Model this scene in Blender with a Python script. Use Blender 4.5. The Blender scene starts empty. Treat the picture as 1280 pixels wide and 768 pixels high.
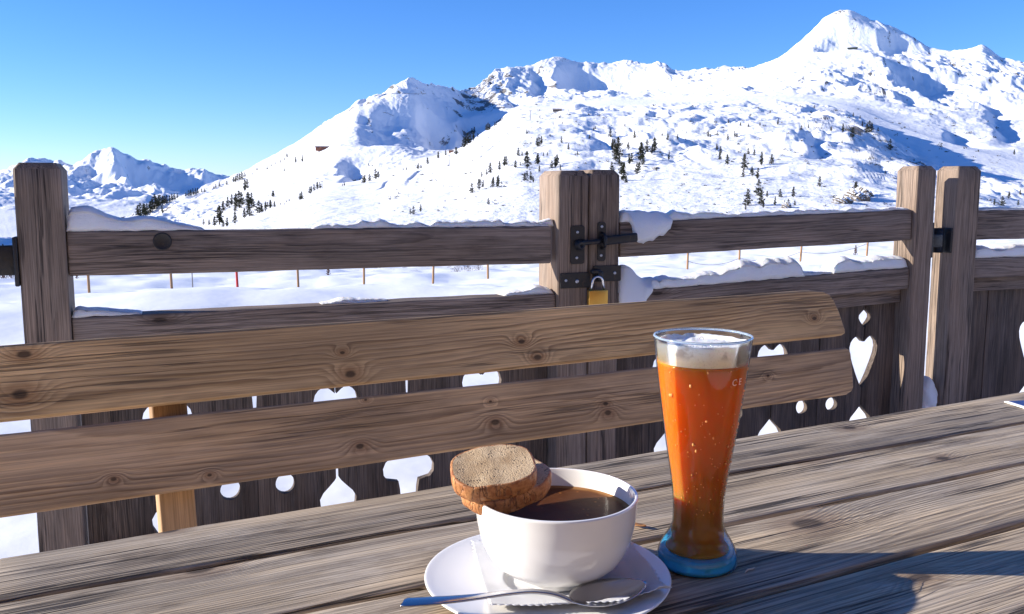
import bpy, bmesh, math, random
import numpy as np
from mathutils import Vector, Matrix
R = math.radians
random.seed(7)
sc = bpy.context.scene
col = sc.collection

# ------------------------------------------------------------------ camera
F = 1130.0; PITCH = R(7.4); CZ = 1.066; IMW, IMH = 1280, 768
cam = bpy.data.cameras.new('camera'); camo = bpy.data.objects.new('camera', cam); col.objects.link(camo)
cam.sensor_width = 36; cam.lens = 36*F/IMW; cam.clip_start = .02; cam.clip_end = 30000
camo.location = (0, 0, CZ); camo.rotation_euler = (R(90)-PITCH, 0, 0)
sc.camera = camo
sc.render.resolution_x = 1024; sc.render.resolution_y = 614

def ray(px, py):
    x = px-IMW/2; u = IMH/2-py
    return Vector((x, F*math.cos(PITCH)+u*math.sin(PITCH), u*math.cos(PITCH)-F*math.sin(PITCH)))
def onz(px, py, z):
    r = ray(px, py); return Vector((0, 0, CZ))+r*((z-CZ)/r.z)
def onplane(px, py, n, d):
    r = ray(px, py); return Vector((0, 0, CZ))+r*(d/(n.x*r.x+n.y*r.y))

# ------------------------------------------------------------------ light
SUN_EL = 19.2
w = bpy.data.worlds.new('World'); sc.world = w; w.use_nodes = True
nt = w.node_tree; nt.nodes.clear()
sky = nt.nodes.new('ShaderNodeTexSky'); sky.sky_type = 'NISHITA'; sky.sun_disc = False
sky.sun_elevation = R(SUN_EL); sky.sun_rotation = R(-90); sky.altitude = 1700; sky.air_density = 1.0; sky.dust_density = .05; sky.ozone_density = 3.5
hs = nt.nodes.new('ShaderNodeHueSaturation'); hs.inputs['Saturation'].default_value = 1.2; hs.inputs['Hue'].default_value = .5
bg = nt.nodes.new('ShaderNodeBackground'); bg.inputs[1].default_value = .105
wo = nt.nodes.new('ShaderNodeOutputWorld')
nt.links.new(sky.outputs[0], hs.inputs['Color']); tint = nt.nodes.new('ShaderNodeMix'); tint.data_type = 'RGBA'; tint.blend_type = 'MULTIPLY'; tint.inputs[0].default_value = 1; tint.inputs[7].default_value = (.78, .86, 1.16, 1)
nt.links.new(hs.outputs[0], tint.inputs[6]); nt.links.new(tint.outputs[2], bg.inputs[0]); nt.links.new(bg.outputs[0], wo.inputs[0])
sl = bpy.data.lights.new('sun', 'SUN'); so = bpy.data.objects.new('sun', sl); col.objects.link(so)
sl.energy = 5.0; sl.angle = R(.5); sl.color = (1, .93, .82)
sdir = Vector((math.cos(R(SUN_EL)), .0, -math.sin(R(SUN_EL))))
so.rotation_euler = sdir.to_track_quat('-Z', 'Y').to_euler()
vs = sc.view_settings; vs.view_transform = 'Standard'; vs.look = 'None'; vs.gamma = 1; vs.exposure = .86; vs.use_curve_mapping = False
sc.render.engine = 'CYCLES'
cy = sc.cycles; cy.use_denoising = True
try: cy.denoiser = 'OPENIMAGEDENOISE'
except Exception: pass
cy.max_bounces = 10; cy.diffuse_bounces = 4; cy.glossy_bounces = 4; cy.transmission_bounces = 8; cy.transparent_max_bounces = 12; cy.sample_clamp_indirect = 6

# ------------------------------------------------------------------ helpers
def tag(o, label=None, cat=None, group=None, kind=None):
    if label: o['label'] = label
    if cat: o['category'] = cat
    if group: o['group'] = group
    if kind: o['kind'] = kind
    return o
def empty(name, loc):
    o = bpy.data.objects.new(name, None); col.objects.link(o); o.location = loc; o.empty_display_size = .05
    return o
def link(name, me, mats, parent=None, mw=None, smooth=True):
    o = bpy.data.objects.new(name, me); col.objects.link(o)
    for m in (mats if isinstance(mats, (list, tuple)) else [mats]): me.materials.append(m)
    if smooth:
        me.polygons.foreach_set('use_smooth', [True]*len(me.polygons))
    mw = mw or Matrix.Identity(4)
    if parent is not None:
        o.parent = parent
        mw = parent_world(parent).inverted() @ mw
    o.matrix_basis = mw
    return o
def parent_world(o):
    m = o.matrix_basis.copy()
    if o.parent: m = parent_world(o.parent) @ m
    return m
def mesh(name, v, f, mi=None):
    me = bpy.data.meshes.new(name); me.from_pydata([tuple(p) for p in v], [], f); me.update()
    if mi is not None: me.polygons.foreach_set('material_index', mi)
    return me
def fix(me):
    bm = bmesh.new(); bm.from_mesh(me); bmesh.ops.recalc_face_normals(bm, faces=bm.faces); bm.to_mesh(me); bm.free(); return me
def sharp(o, ang=35):
    bm = bmesh.new(); bm.from_mesh(o.data)
    for e in bm.edges:
        if len(e.link_faces) == 2 and e.calc_face_angle(0) > R(ang): e.smooth = False
    bm.to_mesh(o.data); bm.free()

# perlin noise (vectorised)
_rng = np.random.RandomState(3)
_perm = np.concatenate([_rng.permutation(512)]*2)
_g2 = np.stack([np.cos(np.arange(64)*2*np.pi/64), np.sin(np.arange(64)*2*np.pi/64)], 1)
def pn(x, y, seed=0):
    x = np.asarray(x, float)+seed*17.31; y = np.asarray(y, float)+seed*9.77
    xi = np.floor(x).astype(int); yi = np.floor(y).astype(int); xf = x-xi; yf = y-yi
    u = xf*xf*xf*(xf*(xf*6-15)+10); v = yf*yf*yf*(yf*(yf*6-15)+10)
    def g(ix, iy, fx, fy):
        h = _perm[(_perm[ix & 511]+iy) & 511] & 63
        return _g2[h, 0]*fx+_g2[h, 1]*fy
    a = g(xi, yi, xf, yf); b = g(xi+1, yi, xf-1, yf); c = g(xi, yi+1, xf, yf-1); d = g(xi+1, yi+1, xf-1, yf-1)
    return ((a+(b-a)*u)+((c+(d-c)*u)-(a+(b-a)*u))*v)*1.5
def fbm(x, y, oct=4, seed=0, gain=.5):
    s = 0; a = 1
    for k in range(oct):
        s = s+a*pn(x, y, seed+k); x = x*2.03; y = y*2.03; a *= gain
    return s
def ridged(x, y, oct=4, seed=0, gain=.5):
    s = 0; a = 1
    for k in range(oct):
        s = s+a*(1-2*np.abs(pn(x, y, seed+k))); x = x*2.03; y = y*2.03; a *= gain
    return s
def n1(x, seed=0):
    return float(pn(np.array([x]), np.array([seed*3.7+.37]), seed)[0])
def sstep(a, b, x):
    t = np.clip((x-a)/(b-a), 0, 1); return t*t*(3-2*t)

# ------------------------------------------------------------------ materials
class NB:
    def __init__(s, name):
        s.m = bpy.data.materials.new(name); s.m.use_nodes = True; s.t = s.m.node_tree; s.t.nodes.clear()
        s.out = s.t.nodes.new('ShaderNodeOutputMaterial')
    def n(s, ty, **kw):
        nd = s.t.nodes.new(ty)
        for k, v in kw.items(): setattr(nd, k, v)
        return nd
    def set(s, sock, v):
        if isinstance(v, bpy.types.NodeSocket): s.t.links.new(v, sock)
        else: sock.default_value = v
    def math(s, op, a, b=0., c=None):
        nd = s.n('ShaderNodeMath', operation=op); s.set(nd.inputs[0], a); s.set(nd.inputs[1], b)
        if c is not None: s.set(nd.inputs[2], c)
        return nd.outputs[0]
    def vmath(s, op, a, b=(0, 0, 0)):
        nd = s.n('ShaderNodeVectorMath', operation=op); s.set(nd.inputs[0], a); s.set(nd.inputs[1], b); return nd.outputs[0]
    def noise(s, vec, scale=1., detail=3., rough=.55, dist=0.):
        nd = s.n('ShaderNodeTexNoise'); s.set(nd.inputs['Vector'], vec); nd.inputs['Scale'].default_value = scale
        nd.inputs['Detail'].default_value = detail; nd.inputs['Roughness'].default_value = rough; nd.inputs['Distortion'].default_value = dist
        return nd.outputs[0]
    def vor(s, vec, scale=1., feature='F1', rand=1.):
        nd = s.n('ShaderNodeTexVoronoi', feature=feature); s.set(nd.inputs['Vector'], vec); nd.inputs['Scale'].default_value = scale
        nd.inputs['Randomness'].default_value = rand; return nd
    def rng(s, x, a, b, c=0., d=1., smooth=True):
        nd = s.n('ShaderNodeMapRange', interpolation_type='SMOOTHSTEP' if smooth else 'LINEAR')
        for i, v in enumerate((x, a, b, c, d)): s.set(nd.inputs[i], v)
        return nd.outputs[0]
    def mix(s, f, a, b, mode='MIX'):
        nd = s.n('ShaderNodeMix', data_type='RGBA', blend_type=mode)
        s.set(nd.inputs[0], f); s.set(nd.inputs[6], a); s.set(nd.inputs[7], b); return nd.outputs[2]
    def bump(s, h, dist=.001, strength=1., nrm=None):
        nd = s.n('ShaderNodeBump'); s.set(nd.inputs['Height'], h); nd.inputs['Distance'].default_value = dist; nd.inputs['Strength'].default_value = strength
        if nrm: s.set(nd.inputs['Normal'], nrm)
        return nd.outputs[0]
    def bsdf(s, **kw):
        nd = s.n('ShaderNodeBsdfPrincipled')
        for k, v in kw.items(): s.set(nd.inputs[k.replace('_', ' ')], v)
        return nd
    def done(s, shader): s.t.links.new(shader, s.out.inputs[0]); return s.m
def rgb(*c): return (c[0], c[1], c[2], 1)
def simple(name, c, rough=.5, metal=0., **kw):
    b = NB(name); p = b.bsdf(Base_Color=rgb(*c), Roughness=rough, Metallic=metal, **kw); return b.done(p.outputs[0])

def wood(name, early, late, grey, greymix=.5, ringw=.0035, bumpd=.0012, crack=.6, contrast=1., rough=.75, knots=1., stain=.5, fibre=.5, wander=1., kpts=None, vary=.35):
    """weathered softwood: grain along local X, face across local Y"""
    b = NB(name)
    tc = b.n('ShaderNodeTexCoord'); oi = b.n('ShaderNodeObjectInfo')
    off = b.n('ShaderNodeCombineXYZ')
    for i, k in enumerate((37.3, 11.7, 23.1)): b.set(off.inputs[i], b.math('MULTIPLY', oi.outputs['Random'], k))
    P0 = tc.outputs['Object']
    P = b.vmath('ADD', P0, off.outputs[0])
    sx0 = b.n('ShaderNodeSeparateXYZ'); b.set(sx0.inputs[0], P0); y0, z0 = sx0.outputs[1], sx0.outputs[2]
    # knots
    kv = b.vor(b.vmath('MULTIPLY', P, (2.7, 8.0, .0)), 1.)
    kd = kv.outputs['Distance']
    if kpts:      # knots at measured places on this board (x, y, radius)
        kd = None
        for (kx, ky, kr) in kpts:
            dd = b.n('ShaderNodeCombineXYZ'); sxx = b.n('ShaderNodeSeparateXYZ'); b.set(sxx.inputs[0], P0)
            b.set(dd.inputs[0], b.math('MULTIPLY', b.math('SUBTRACT', sxx.outputs[0], kx), .055/kr*.62)); b.set(dd.inputs[1], b.math('MULTIPLY', b.math('SUBTRACT', sxx.outputs[1], ky), .055/kr))
            ln = b.n('ShaderNodeVectorMath', operation='LENGTH'); b.set(ln.inputs[0], dd.outputs[0])
            kd = ln.outputs['Value'] if kd is None else b.math('MINIMUM', kd, ln.outputs['Value'])
    kg = b.math('MULTIPLY', b.math('POWER', 2.718, b.math('MULTIPLY', b.math('MULTIPLY', kd, kd), -42.)), knots)
    # wandering pith line, so that the rings run out in long pointed arches
    wy = b.math('MULTIPLY', b.math('SUBTRACT', b.noise(b.vmath('MULTIPLY', P, (.45, .0, .0)), 1., 2., .5), .5), .22*wander)
    wz = b.math('MULTIPLY', b.math('SUBTRACT', b.noise(b.vmath('ADD', b.vmath('MULTIPLY', P, (.5, .0, .0)), (31, 7, 3)), 1., 2., .5), .5), .06*wander)
    fine = b.math('MULTIPLY', b.math('SUBTRACT', b.noise(b.vmath('MULTIPLY', P, (2.2, 16, 16)), 1., 4., .6), .5), .016)
    yy = b.math('ADD', b.math('ADD', y0, b.math('MULTIPLY', b.math('SUBTRACT', oi.outputs['Random'], .5), .11)), wy); zz = b.math('ADD', b.math('ADD', z0, wz), .035)
    rr = b.math('SQRT', b.math('ADD', b.math('MULTIPLY', yy, yy), b.math('MULTIPLY', b.math('MULTIPLY', zz, zz), 1.)))
    rr = b.math('ADD', b.math('ADD', rr, fine), b.math('MULTIPLY', kg, .017))
    ph = b.math('DIVIDE', rr, ringw)
    fr = b.math('FRACT', ph)
    ring = b.math('MULTIPLY', b.rng(fr, .15, .80), b.rng(fr, .86, 1., 1., 0.))
    idn = b.n('ShaderNodeTexWhiteNoise', noise_dimensions='1D'); b.set(idn.inputs['W'], b.math('FLOOR', ph))
    ring = b.math('MULTIPLY', ring, b.math('ADD', .35, b.math('MULTIPLY', idn.outputs[0], .65)))
    ring = b.math('MULTIPLY', ring, b.rng(b.noise(b.vmath('MULTIPLY', P, (1.5, 22, 22)), 1., 3., .6), .32, .66, .25, 1.))
    fib = b.noise(b.vmath('MULTIPLY', P, (7, 560, 560)), 1., 3., .6)
    fib2 = b.noise(b.vmath('MULTIPLY', P, (2.2, 150, 150)), 1., 4., .65)
    strk = b.noise(b.vmath('MULTIPLY', P, (2.4, 50, 50)), 1., 4., .6, .2)
    big = b.noise(b.vmath('MULTIPLY', P, (2.6, 11, 11)), 1., 5., .65)
    big2 = b.noise(b.vmath('MULTIPLY', b.vmath('ADD', P, (5, 5, 5)), (5., 24, 24)), 1., 5., .68)
    tone = b.noise(b.vmath('MULTIPLY', b.vmath('ADD', P, (2, 8, 1)), (5.5, 14, 14)), 1., 5., .7)
    c = b.mix(b.math('MULTIPLY', ring, contrast), rgb(*early), rgb(*late))
    c = b.mix(b.math('MULTIPLY', b.rng(big, .36, .62), greymix), c, b.mix(b.math('MULTIPLY', ring, contrast*.7), rgb(*grey), rgb(*[v*.42 for v in grey])))
    c = b.mix(b.math('MULTIPLY', b.rng(fib, .36, .60, 1., 0.), fibre), c, rgb(*[v*.45 for v in late]))
    c = b.mix(b.math('MULTIPLY', b.rng(strk, .50, .66, 0., 1.), fibre*.55), c, rgb(*[v*.6 for v in late]))
    c = b.mix(b.math('MULTIPLY', b.rng(fib2, .50, .72), .42), c, rgb(*[min(1, v*1.45) for v in early]))
    # stains and scrubbed light patches
    c = b.mix(b.math('MULTIPLY', b.rng(big2, .53, .70), stain), c, rgb(*[v*.50 for v in late]))
    c = b.mix(b.math('MULTIPLY', b.rng(tone, .55, .72), stain*.55), c, rgb(*[min(1, v*1.35) for v in grey]))
    # broad light and dark areas, and one board against the next
    lum = b.math('ADD', b.rng(b.noise(b.vmath('MULTIPLY', P, (2.4, 11, 11)), 1., 4., .6), .32, .68, 1.-vary, 1.+vary), b.math('MULTIPLY', b.math('SUBTRACT', oi.outputs['Random'], .5), vary*.6))
    cl = b.n('ShaderNodeCombineXYZ')
    for i in range(3): b.set(cl.inputs[i], lum)
    c = b.mix(1., c, cl.outputs[0], 'MULTIPLY')
    # knot core
    core = b.math('MULTIPLY', b.rng(b.math('ADD', kd, b.math('MULTIPLY', b.math('SUBTRACT', fib2, .5), .03)), .030, .062, 1., 0.), knots)
    halo = b.math('MULTIPLY', b.rng(kd, .06, .17, 1., 0.), .45*knots)
    c = b.mix(halo, c, rgb(late[0]*1.2, late[1]*1.0, late[2]*.85))
    c = b.mix(b.math('MULTIPLY', core, .8), c, rgb(.035, .022, .014))
    # drying cracks along the grain
    cn = b.noise(b.vmath('MULTIPLY', P, (.9, 52, 52)), 1., 4., .62, .15)
    cr = b.math('MULTIPLY', b.rng(b.math('ABSOLUTE', b.math('SUBTRACT', cn, .5)), .004, .026, 1., 0.), b.rng(b.noise(b.vmath('MULTIPLY', P, (2.2, 11, 11)), 1., 2.), .47, .56))
    c = b.mix(b.math('MULTIPLY', cr, crack), c, rgb(.022, .017, .014))
    h = b.math('ADD', b.math('MULTIPLY', ring, .55), b.math('MULTIPLY', fib, .45))
    h = b.math('SUBTRACT', h, b.math('MULTIPLY', cr, 1.6*crack))
    h = b.math('ADD', h, b.math('MULTIPLY', strk, .9))
    p = b.bsdf(Base_Color=c, Roughness=b.rng(fib2, .3, .7, rough-.12, rough+.1), Normal=b.bump(h, bumpd, .85))
    p.inputs['Specular IOR Level'].default_value = .3
    return b.done(p.outputs[0])

M = {}
TABLE = dict(early=(.50, .385, .255), late=(.15, .105, .070), grey=(.44, .38, .31), greymix=.6, ringw=.0036, bumpd=.0018, crack=.85, contrast=.85, rough=.7, knots=1., stain=.7, fibre=.5, vary=.2)
M['table'] = wood('table_wood', **TABLE)
BENCH_TOP = dict(early=(.66, .435, .215), late=(.24, .13, .055), grey=(.50, .35, .215), greymix=.35, ringw=.0040, bumpd=.0010, crack=.55, contrast=1., rough=.72, knots=1., stain=.2, fibre=.30, vary=.22)
M['bench'] = wood('bench_wood', **BENCH_TOP)
BENCH_LOW = dict(early=(.60, .395, .215), late=(.21, .12, .062), grey=(.45, .33, .23), greymix=.45, ringw=.0054, bumpd=.0011, crack=.5, contrast=1., rough=.72, knots=1., stain=.2, fibre=.30, wander=1.4, vary=.22)
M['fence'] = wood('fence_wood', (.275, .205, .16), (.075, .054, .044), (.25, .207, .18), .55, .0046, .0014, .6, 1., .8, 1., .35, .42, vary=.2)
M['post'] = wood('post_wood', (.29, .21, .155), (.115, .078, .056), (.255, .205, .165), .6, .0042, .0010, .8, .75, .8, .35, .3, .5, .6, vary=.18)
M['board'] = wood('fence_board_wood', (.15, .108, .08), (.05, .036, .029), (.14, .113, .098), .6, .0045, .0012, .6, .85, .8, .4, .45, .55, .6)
M['newwood'] = wood('bench_post_wood', (.50, .31, .15), (.27, .145, .06), (.42, .28, .165), .25, .0045, .0007, .2, .7, .65, .2, .1, .35, .6)
def ironm():
    b = NB('black_iron'); tc = b.n('ShaderNodeTexCoord'); P = tc.outputs['Object']
    n_ = b.noise(P, 160., 4., .7); w_ = b.rng(b.noise(P, 55., 4., .7), .58, .70)
    p = b.bsdf(Base_Color=b.mix(b.math('MULTIPLY', w_, .55), rgb(.010, .010, .012), rgb(.075, .040, .024)), Roughness=b.rng(n_, .3, .7, .3, .6), Normal=b.bump(n_, .0005, .5)); return b.done(p.outputs[0])
M['iron'] = ironm()
def screwmat():
    return simple('zinc_screw', (.55, .55, .56), .3, 1.)
M['screw'] = screwmat()
M['brass'] = simple('brass', (.62, .36, .08), .38, .85)
M['chrome'] = simple('chrome', (.7, .7, .72), .18, 1.)

def snow_near():
    b = NB('snow_heap'); tc = b.n('ShaderNodeTexCoord'); P = tc.outputs['Object']
    h = b.math('ADD', b.math('ADD', b.math('MULTIPLY', b.noise(P, 60., 4.), 1.), b.math('MULTIPLY', b.noise(P, 420., 3.), .7)), b.math('MULTIPLY', b.noise(P, 1400., 2.), .35))
    p = b.bsdf(Base_Color=rgb(.86, .88, .91), Roughness=.6, Normal=b.bump(h, .004, .8), Subsurface_Weight=.35, Subsurface_Radius=(.02, .028, .04), Subsurface_Scale=.6)
    return b.done(p.outputs[0])
M['snowheap'] = snow_near()

def snow_far():
    b = NB('mountain_snow'); g = b.n('ShaderNodeNewGeometry'); P = g.outputs['Position']
    at = b.n('ShaderNodeAttribute', attribute_name='rock'); rk = at.outputs['Fac']
    at2 = b.n('ShaderNodeAttribute', attribute_name='tuft'); tf = at2.outputs['Fac']
    nz = b.noise(P, .055, 6., .68); nz2 = b.noise(P, .16, 5., .7)
    rm = b.rng(b.math('ADD', rk, b.math('MULTIPLY', b.math('SUBTRACT', nz2, .5), .9)), .52, .64)
    rockc = b.mix(nz, rgb(.06, .055, .055), rgb(.20, .175, .15))
    sc_ = b.mix(b.noise(P, .02, 4.), rgb(.87, .88, .90), rgb(.82, .84, .88))
    c = b.mix(b.math('MULTIPLY', rm, .9), sc_, rockc)
    tm = b.math('MULTIPLY', b.rng(b.noise(b.vmath('MULTIPLY', P, (1., .6, 1.6)), .35, 4., .7), .56, .66), tf)
    c = b.mix(b.math('MULTIPLY', tm, .8), c, rgb(.20, .155, .11))
    h = b.math('ADD', b.math('MULTIPLY', b.noise(P, .12, 6., .62), 1.), b.math('MULTIPLY', rm, .25))
    p = b.bsdf(Base_Color=c, Roughness=.75, Normal=b.bump(h, 3.0, .6))
    p.inputs['Specular IOR Level'].default_value = .2
    return b.done(p.outputs[0])
M['mountain'] = snow_far()
def snow_field():
    b = NB('field_snow'); g = b.n('ShaderNodeNewGeometry'); P = g.outputs['Position']
    at2 = b.n('ShaderNodeAttribute', attribute_name='tuft'); tf = at2.outputs['Fac']
    tm = b.math('MULTIPLY', b.rng(b.noise(b.vmath('MULTIPLY', P, (1., .5, 1.)), .55, 4., .7), .54, .60), tf)
    c = b.mix(b.math('MULTIPLY', tm, .85), rgb(.86, .875, .9), rgb(.16, .125, .095))
    h = b.math('ADD', b.math('MULTIPLY', b.noise(P, .8, 5., .5), 1.), b.math('MULTIPLY', b.noise(P, 14., 4., .6), .03))
    p = b.bsdf(Base_Color=c, Roughness=.7, Normal=b.bump(h, .08, .5))
    p.inputs['Specular IOR Level'].default_value = .2
    return b.done(p.outputs[0])
M['field'] = snow_field()

# ------------------------------------------------------------------ terrain
AZ_FINE = np.radians(np.arange(-34, 34.001, .055))
AZ = np.concatenate([np.radians(np.arange(-180, -34, 3.)), AZ_FINE, np.radians(np.arange(36, 180.1, 3.))])
def pt(px, py, Rd):
    r = ray(px, py); hz = math.hypot(r.x, r.y)
    return (math.atan2(r.x, r.y), Rd, CZ+Rd*r.z/hz)
def line(pts, far=None, soft=16):
    a = [pt(*p) for p in pts]; a.sort()
    az = np.array([q[0] for q in a]); rr = np.array([q[1] for q in a]); zz = np.array([q[2] for q in a])
    if far:   # values well outside the picture
        az = np.concatenate([[-np.pi, az[0]-.5], az, [az[-1]+.5, np.pi]]); rr = np.concatenate([[far[0]]*2, rr, [far[0]]*2]); zz = np.concatenate([[far[1]]*2, zz, [far[1]]*2])
    return sm(np.interp(AZ, az, rr), soft), sm(np.interp(AZ, az, zz), soft)
def sm(a, k):
    if k < 1: return a
    x = np.arange(-3*k, 3*k+1); g = np.exp(-.5*(x/k)**2); g /= g.sum()
    return np.convolve(np.pad(a, 3*k, mode='edge'), g, mode='valid')
def const(Rd, z): return np.full(len(AZ), float(Rd)), np.full(len(AZ), float(z))
skyF = [(-400, 240, 5600), (-200, 225, 5600), (-60, 222, 5600), (0, 212, 5600), (40, 204, 5500), (77, 206, 5500), (93, 207, 5500), (95, 202, 5500), (114, 199, 5450), (128, 192, 5400), (142, 184.5, 5350), (149, 188.7, 5400), (163, 198, 5450), (175, 206, 5500), (182, 202.7, 5500), (191, 206, 5500), (205, 212, 5550), (224, 217.5, 5600), (238, 214.5, 5600), (255.7, 211.4, 5600), (261.5, 216.8, 5600), (271, 221.5, 5600), (287, 224, 5600), (330, 232, 5600), (1700, 240, 5600)]
skyC = [(-300, 310, 1500), (60, 300, 1700), (135, 282, 2000), (172, 274, 2100), (191, 267, 2150), (225, 252, 2200), (243, 244, 2220), (271, 233, 2240), (290, 225, 2250), (304, 217, 2250), (330, 201, 2250), (354, 188, 2250), (378, 173, 2240), (407, 155, 2230), (432, 137, 2220), (446, 124, 2220), (456, 126, 2220), (464, 118.7, 2230), (480, 115, 2240), (497, 108, 2250), (511.6, 102.3, 2270), (523.8, 106.6, 2310), (533, 108.6, 2360), (555, 110, 2500), (572, 115.8, 2600), (587, 115, 2720), (602, 105, 2800), (618, 94, 2850), (637, 85, 2900), (663, 83, 2950), (683, 75, 2980), (700.6, 71.5, 3000), (712, 74.6, 3000), (724, 77, 3030), (735, 76, 3050), (747, 80.5, 3060), (766, 80.5, 3080), (787, 77.5, 3080), (806, 79.5, 3050), (822, 77, 3000), (834, 81.6, 2980), (841, 90, 2960), (860, 92, 2950), (880, 91, 2930), (905, 88, 2900), (940, 83, 2850), (960, 78, 2800), (985, 65, 2750), (1005, 50, 2700), (1018, 37, 2660), (1030, 23, 2640), (1042, 17, 2630), (1062, 14, 2630), (1072, 20, 2640), (1088, 27, 2650), (1112, 33, 2660), (1130, 43, 2660), (1148, 52, 2650), (1165, 62, 2640), (1190, 64, 2640), (1213, 62, 2640), (1228, 58, 2640), (1240, 67, 2640), (1252, 76, 2640), (1265, 77, 2620), (1280, 80, 2600), (1350, 110, 2500), (1450, 150, 2400), (1700, 190, 2300)]
shelf = [(-300, 318, 1200), (60, 306, 1350), (172, 282, 1650), (243, 258, 1750), (290, 246, 1780), (330, 228, 1800), (360, 216, 1800), (440, 182, 1760), (500, 166, 1900), (560, 168, 2080), (600, 138, 2450), (660, 118, 2620), (700, 112, 2680), (760, 108, 2700), (830, 108, 2680), (900, 100, 2480), (1000, 76, 2400), (1066, 60, 2440), (1150, 82, 2380), (1200, 92, 2360), (1280, 106, 2340), (1450, 160, 2300), (1700, 200, 2200)]
foot = [(-300, 325, 900), (60, 315, 1000), (172, 294, 1150), (243, 281, 1200), (300, 265, 1250), (345, 252, 1300), (400, 233, 1370), (450, 223, 1420), (500, 206, 1480), (560, 193, 1720), (600, 172, 1950), (640, 138, 2150), (700, 132, 2220), (760, 126, 2200), (830, 124, 2150), (900, 120, 1950), (1000, 122, 1730), (1060, 130, 1620), (1117, 158, 1400), (1200, 184, 1230), (1280, 205, 1120), (1450, 225, 1050), (1700, 240, 1000)]
dip = [(-300, 330, 600), (60, 322, 600), (200, 308, 640), (300, 283, 740), (360, 261, 860), (403, 241, 980), (451, 234, 1080), (500, 216, 1200), (548, 203, 1400), (592, 180, 1600), (640, 142, 1750), (700, 139, 1700), (860, 134, 1600), (1000, 134, 1500), (1064, 146, 1350), (1117, 186, 1120), (1180, 216, 930), (1280, 236, 840), (1700, 262, 800)]
crestB = [(-300, 322, 430), (60, 312, 470), (200, 300, 520), (250, 290, 560), (290, 281, 600), (345, 260, 720), (403, 237, 820), (451, 230, 900), (480, 223, 940), (500, 213, 980), (531, 206, 1040), (548, 198.7, 1080), (572, 191, 1130), (592, 174.5, 1180), (604, 164.8, 1220), (633, 150, 1280), (650, 141, 1320), (691, 137, 1340), (724, 131, 1340), (747, 137, 1320), (785, 135.5, 1330), (860, 130, 1330), (940, 128, 1320), (999, 130, 1280), (1019, 134, 1240), (1064, 141, 1140), (1078, 151, 1090), (1095, 159, 1040), (1109, 173, 980), (1117, 180.5, 930), (1145, 196, 860), (1180, 211, 800), (1230, 226, 740), (1280, 236, 720), (1350, 255, 700), (1700, 270, 700)]
base = [(-300, 330, 300), (60, 322, 300), (172, 313, 290), (300, 306, 280), (500, 302, 275), (690, 300, 275), (900, 296, 270), (1100, 290, 270), (1280, 286, 270), (1700, 285, 270)]
mid120 = [(-300, 345, 120), (0, 343, 120), (300, 340, 120), (690, 336, 120), (900, 322, 125), (1150, 312, 130), (1280, 308, 130), (1700, 305, 130)]
stake = [(-300, 378, 52), (0, 375, 52), (112, 373, 53), (215, 368, 54), (373, 363, 56), (541, 357, 58), (610, 354, 58), (859, 342, 62), (1000, 332, 66), (1083, 326, 70), (1280, 318, 72), (1700, 315, 72)]
bank = [(-300, 392, 7), (0, 384, 7), (90, 379, 7), (150, 372, 7), (200, 367.5, 7), (300, 365, 7), (420, 362, 7), (520, 362, 7), (610, 360, 7), (690, 357, 7), (800, 352, 7.5), (1000, 343, 8), (1150, 338, 8), (1280, 334, 8), (1700, 334, 8)]
lines = [const(.15, 0.), const(2.2, 0.), const(3.2, .03), line(bank, (7, .15)), line([(p[0], p[1]+9, 20) for p in bank], (20, -1.2)), line(stake, (60, -3)), line(mid120, (120, -6)), line(base, (280, -8)), line(crestB, (800, 40), 7), line(dip, (1000, 30)), line(foot, (1300, 50)), line(shelf, (2000, 200)), line(skyC, (2600, 320), 2)]
Rc, Zc = lines[-1]
lines.append((Rc*1.06+40, Zc-90)); lines.append(line([(-400, 268, 3700), (300, 266, 3700), (1700, 270, 3700)], (3700, -90))); lines.append(line([(-400, 248, 4500), (60, 246, 4500), (170, 243, 4500), (300, 250, 4500), (1700, 262, 4500)], (4500, -40)))
lines.append(line(skyF, (5600, 250), 2)); lines.append((np.full(len(AZ), 7000.), np.full(len(AZ), 0.))); lines.append((np.full(len(AZ), 16000.), np.full(len(AZ), -50.)))
#        pre  0-1 1-2 bank 20 stake 120 base crest dip foot shelf sky behind ...
NROW = [10, 14, 40, 24, 30, 40, 60, 220, 26, 90, 120, 150, 10, 24, 60, 150, 6, 3]
EASE = [1, 1, 1, 1, 1, 1, 1, .95, 1, 1.1, 1.25, 1.15, 1, 1, 1, 1.35, 1, 1]
rows_R, rows_Z, rows_s = [], [], []
for k in range(len(lines)-1):
    for j in range(NROW[k]):
        t = j/NROW[k]
        rows_R.append(lines[k][0]+(lines[k+1][0]-lines[k][0])*t); rows_Z.append(lines[k][1]+(lines[k+1][1]-lines[k][1])*(t**EASE[k])); rows_s.append(k+t)
rows_R.append(lines[-1][0]); rows_Z.append(lines[-1][1]); rows_s.append(len(lines)-1)
RR = np.array(rows_R); ZZ = np.array(rows_Z); SS = np.array(rows_s)[:, None]+0*AZ[None]
# soften the creases of the profile along R (but keep the skyline rows)
AZZ = AZ[None, :]+0*RR
X = RR*np.sin(AZZ); Y = RR*np.cos(AZZ)

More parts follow.
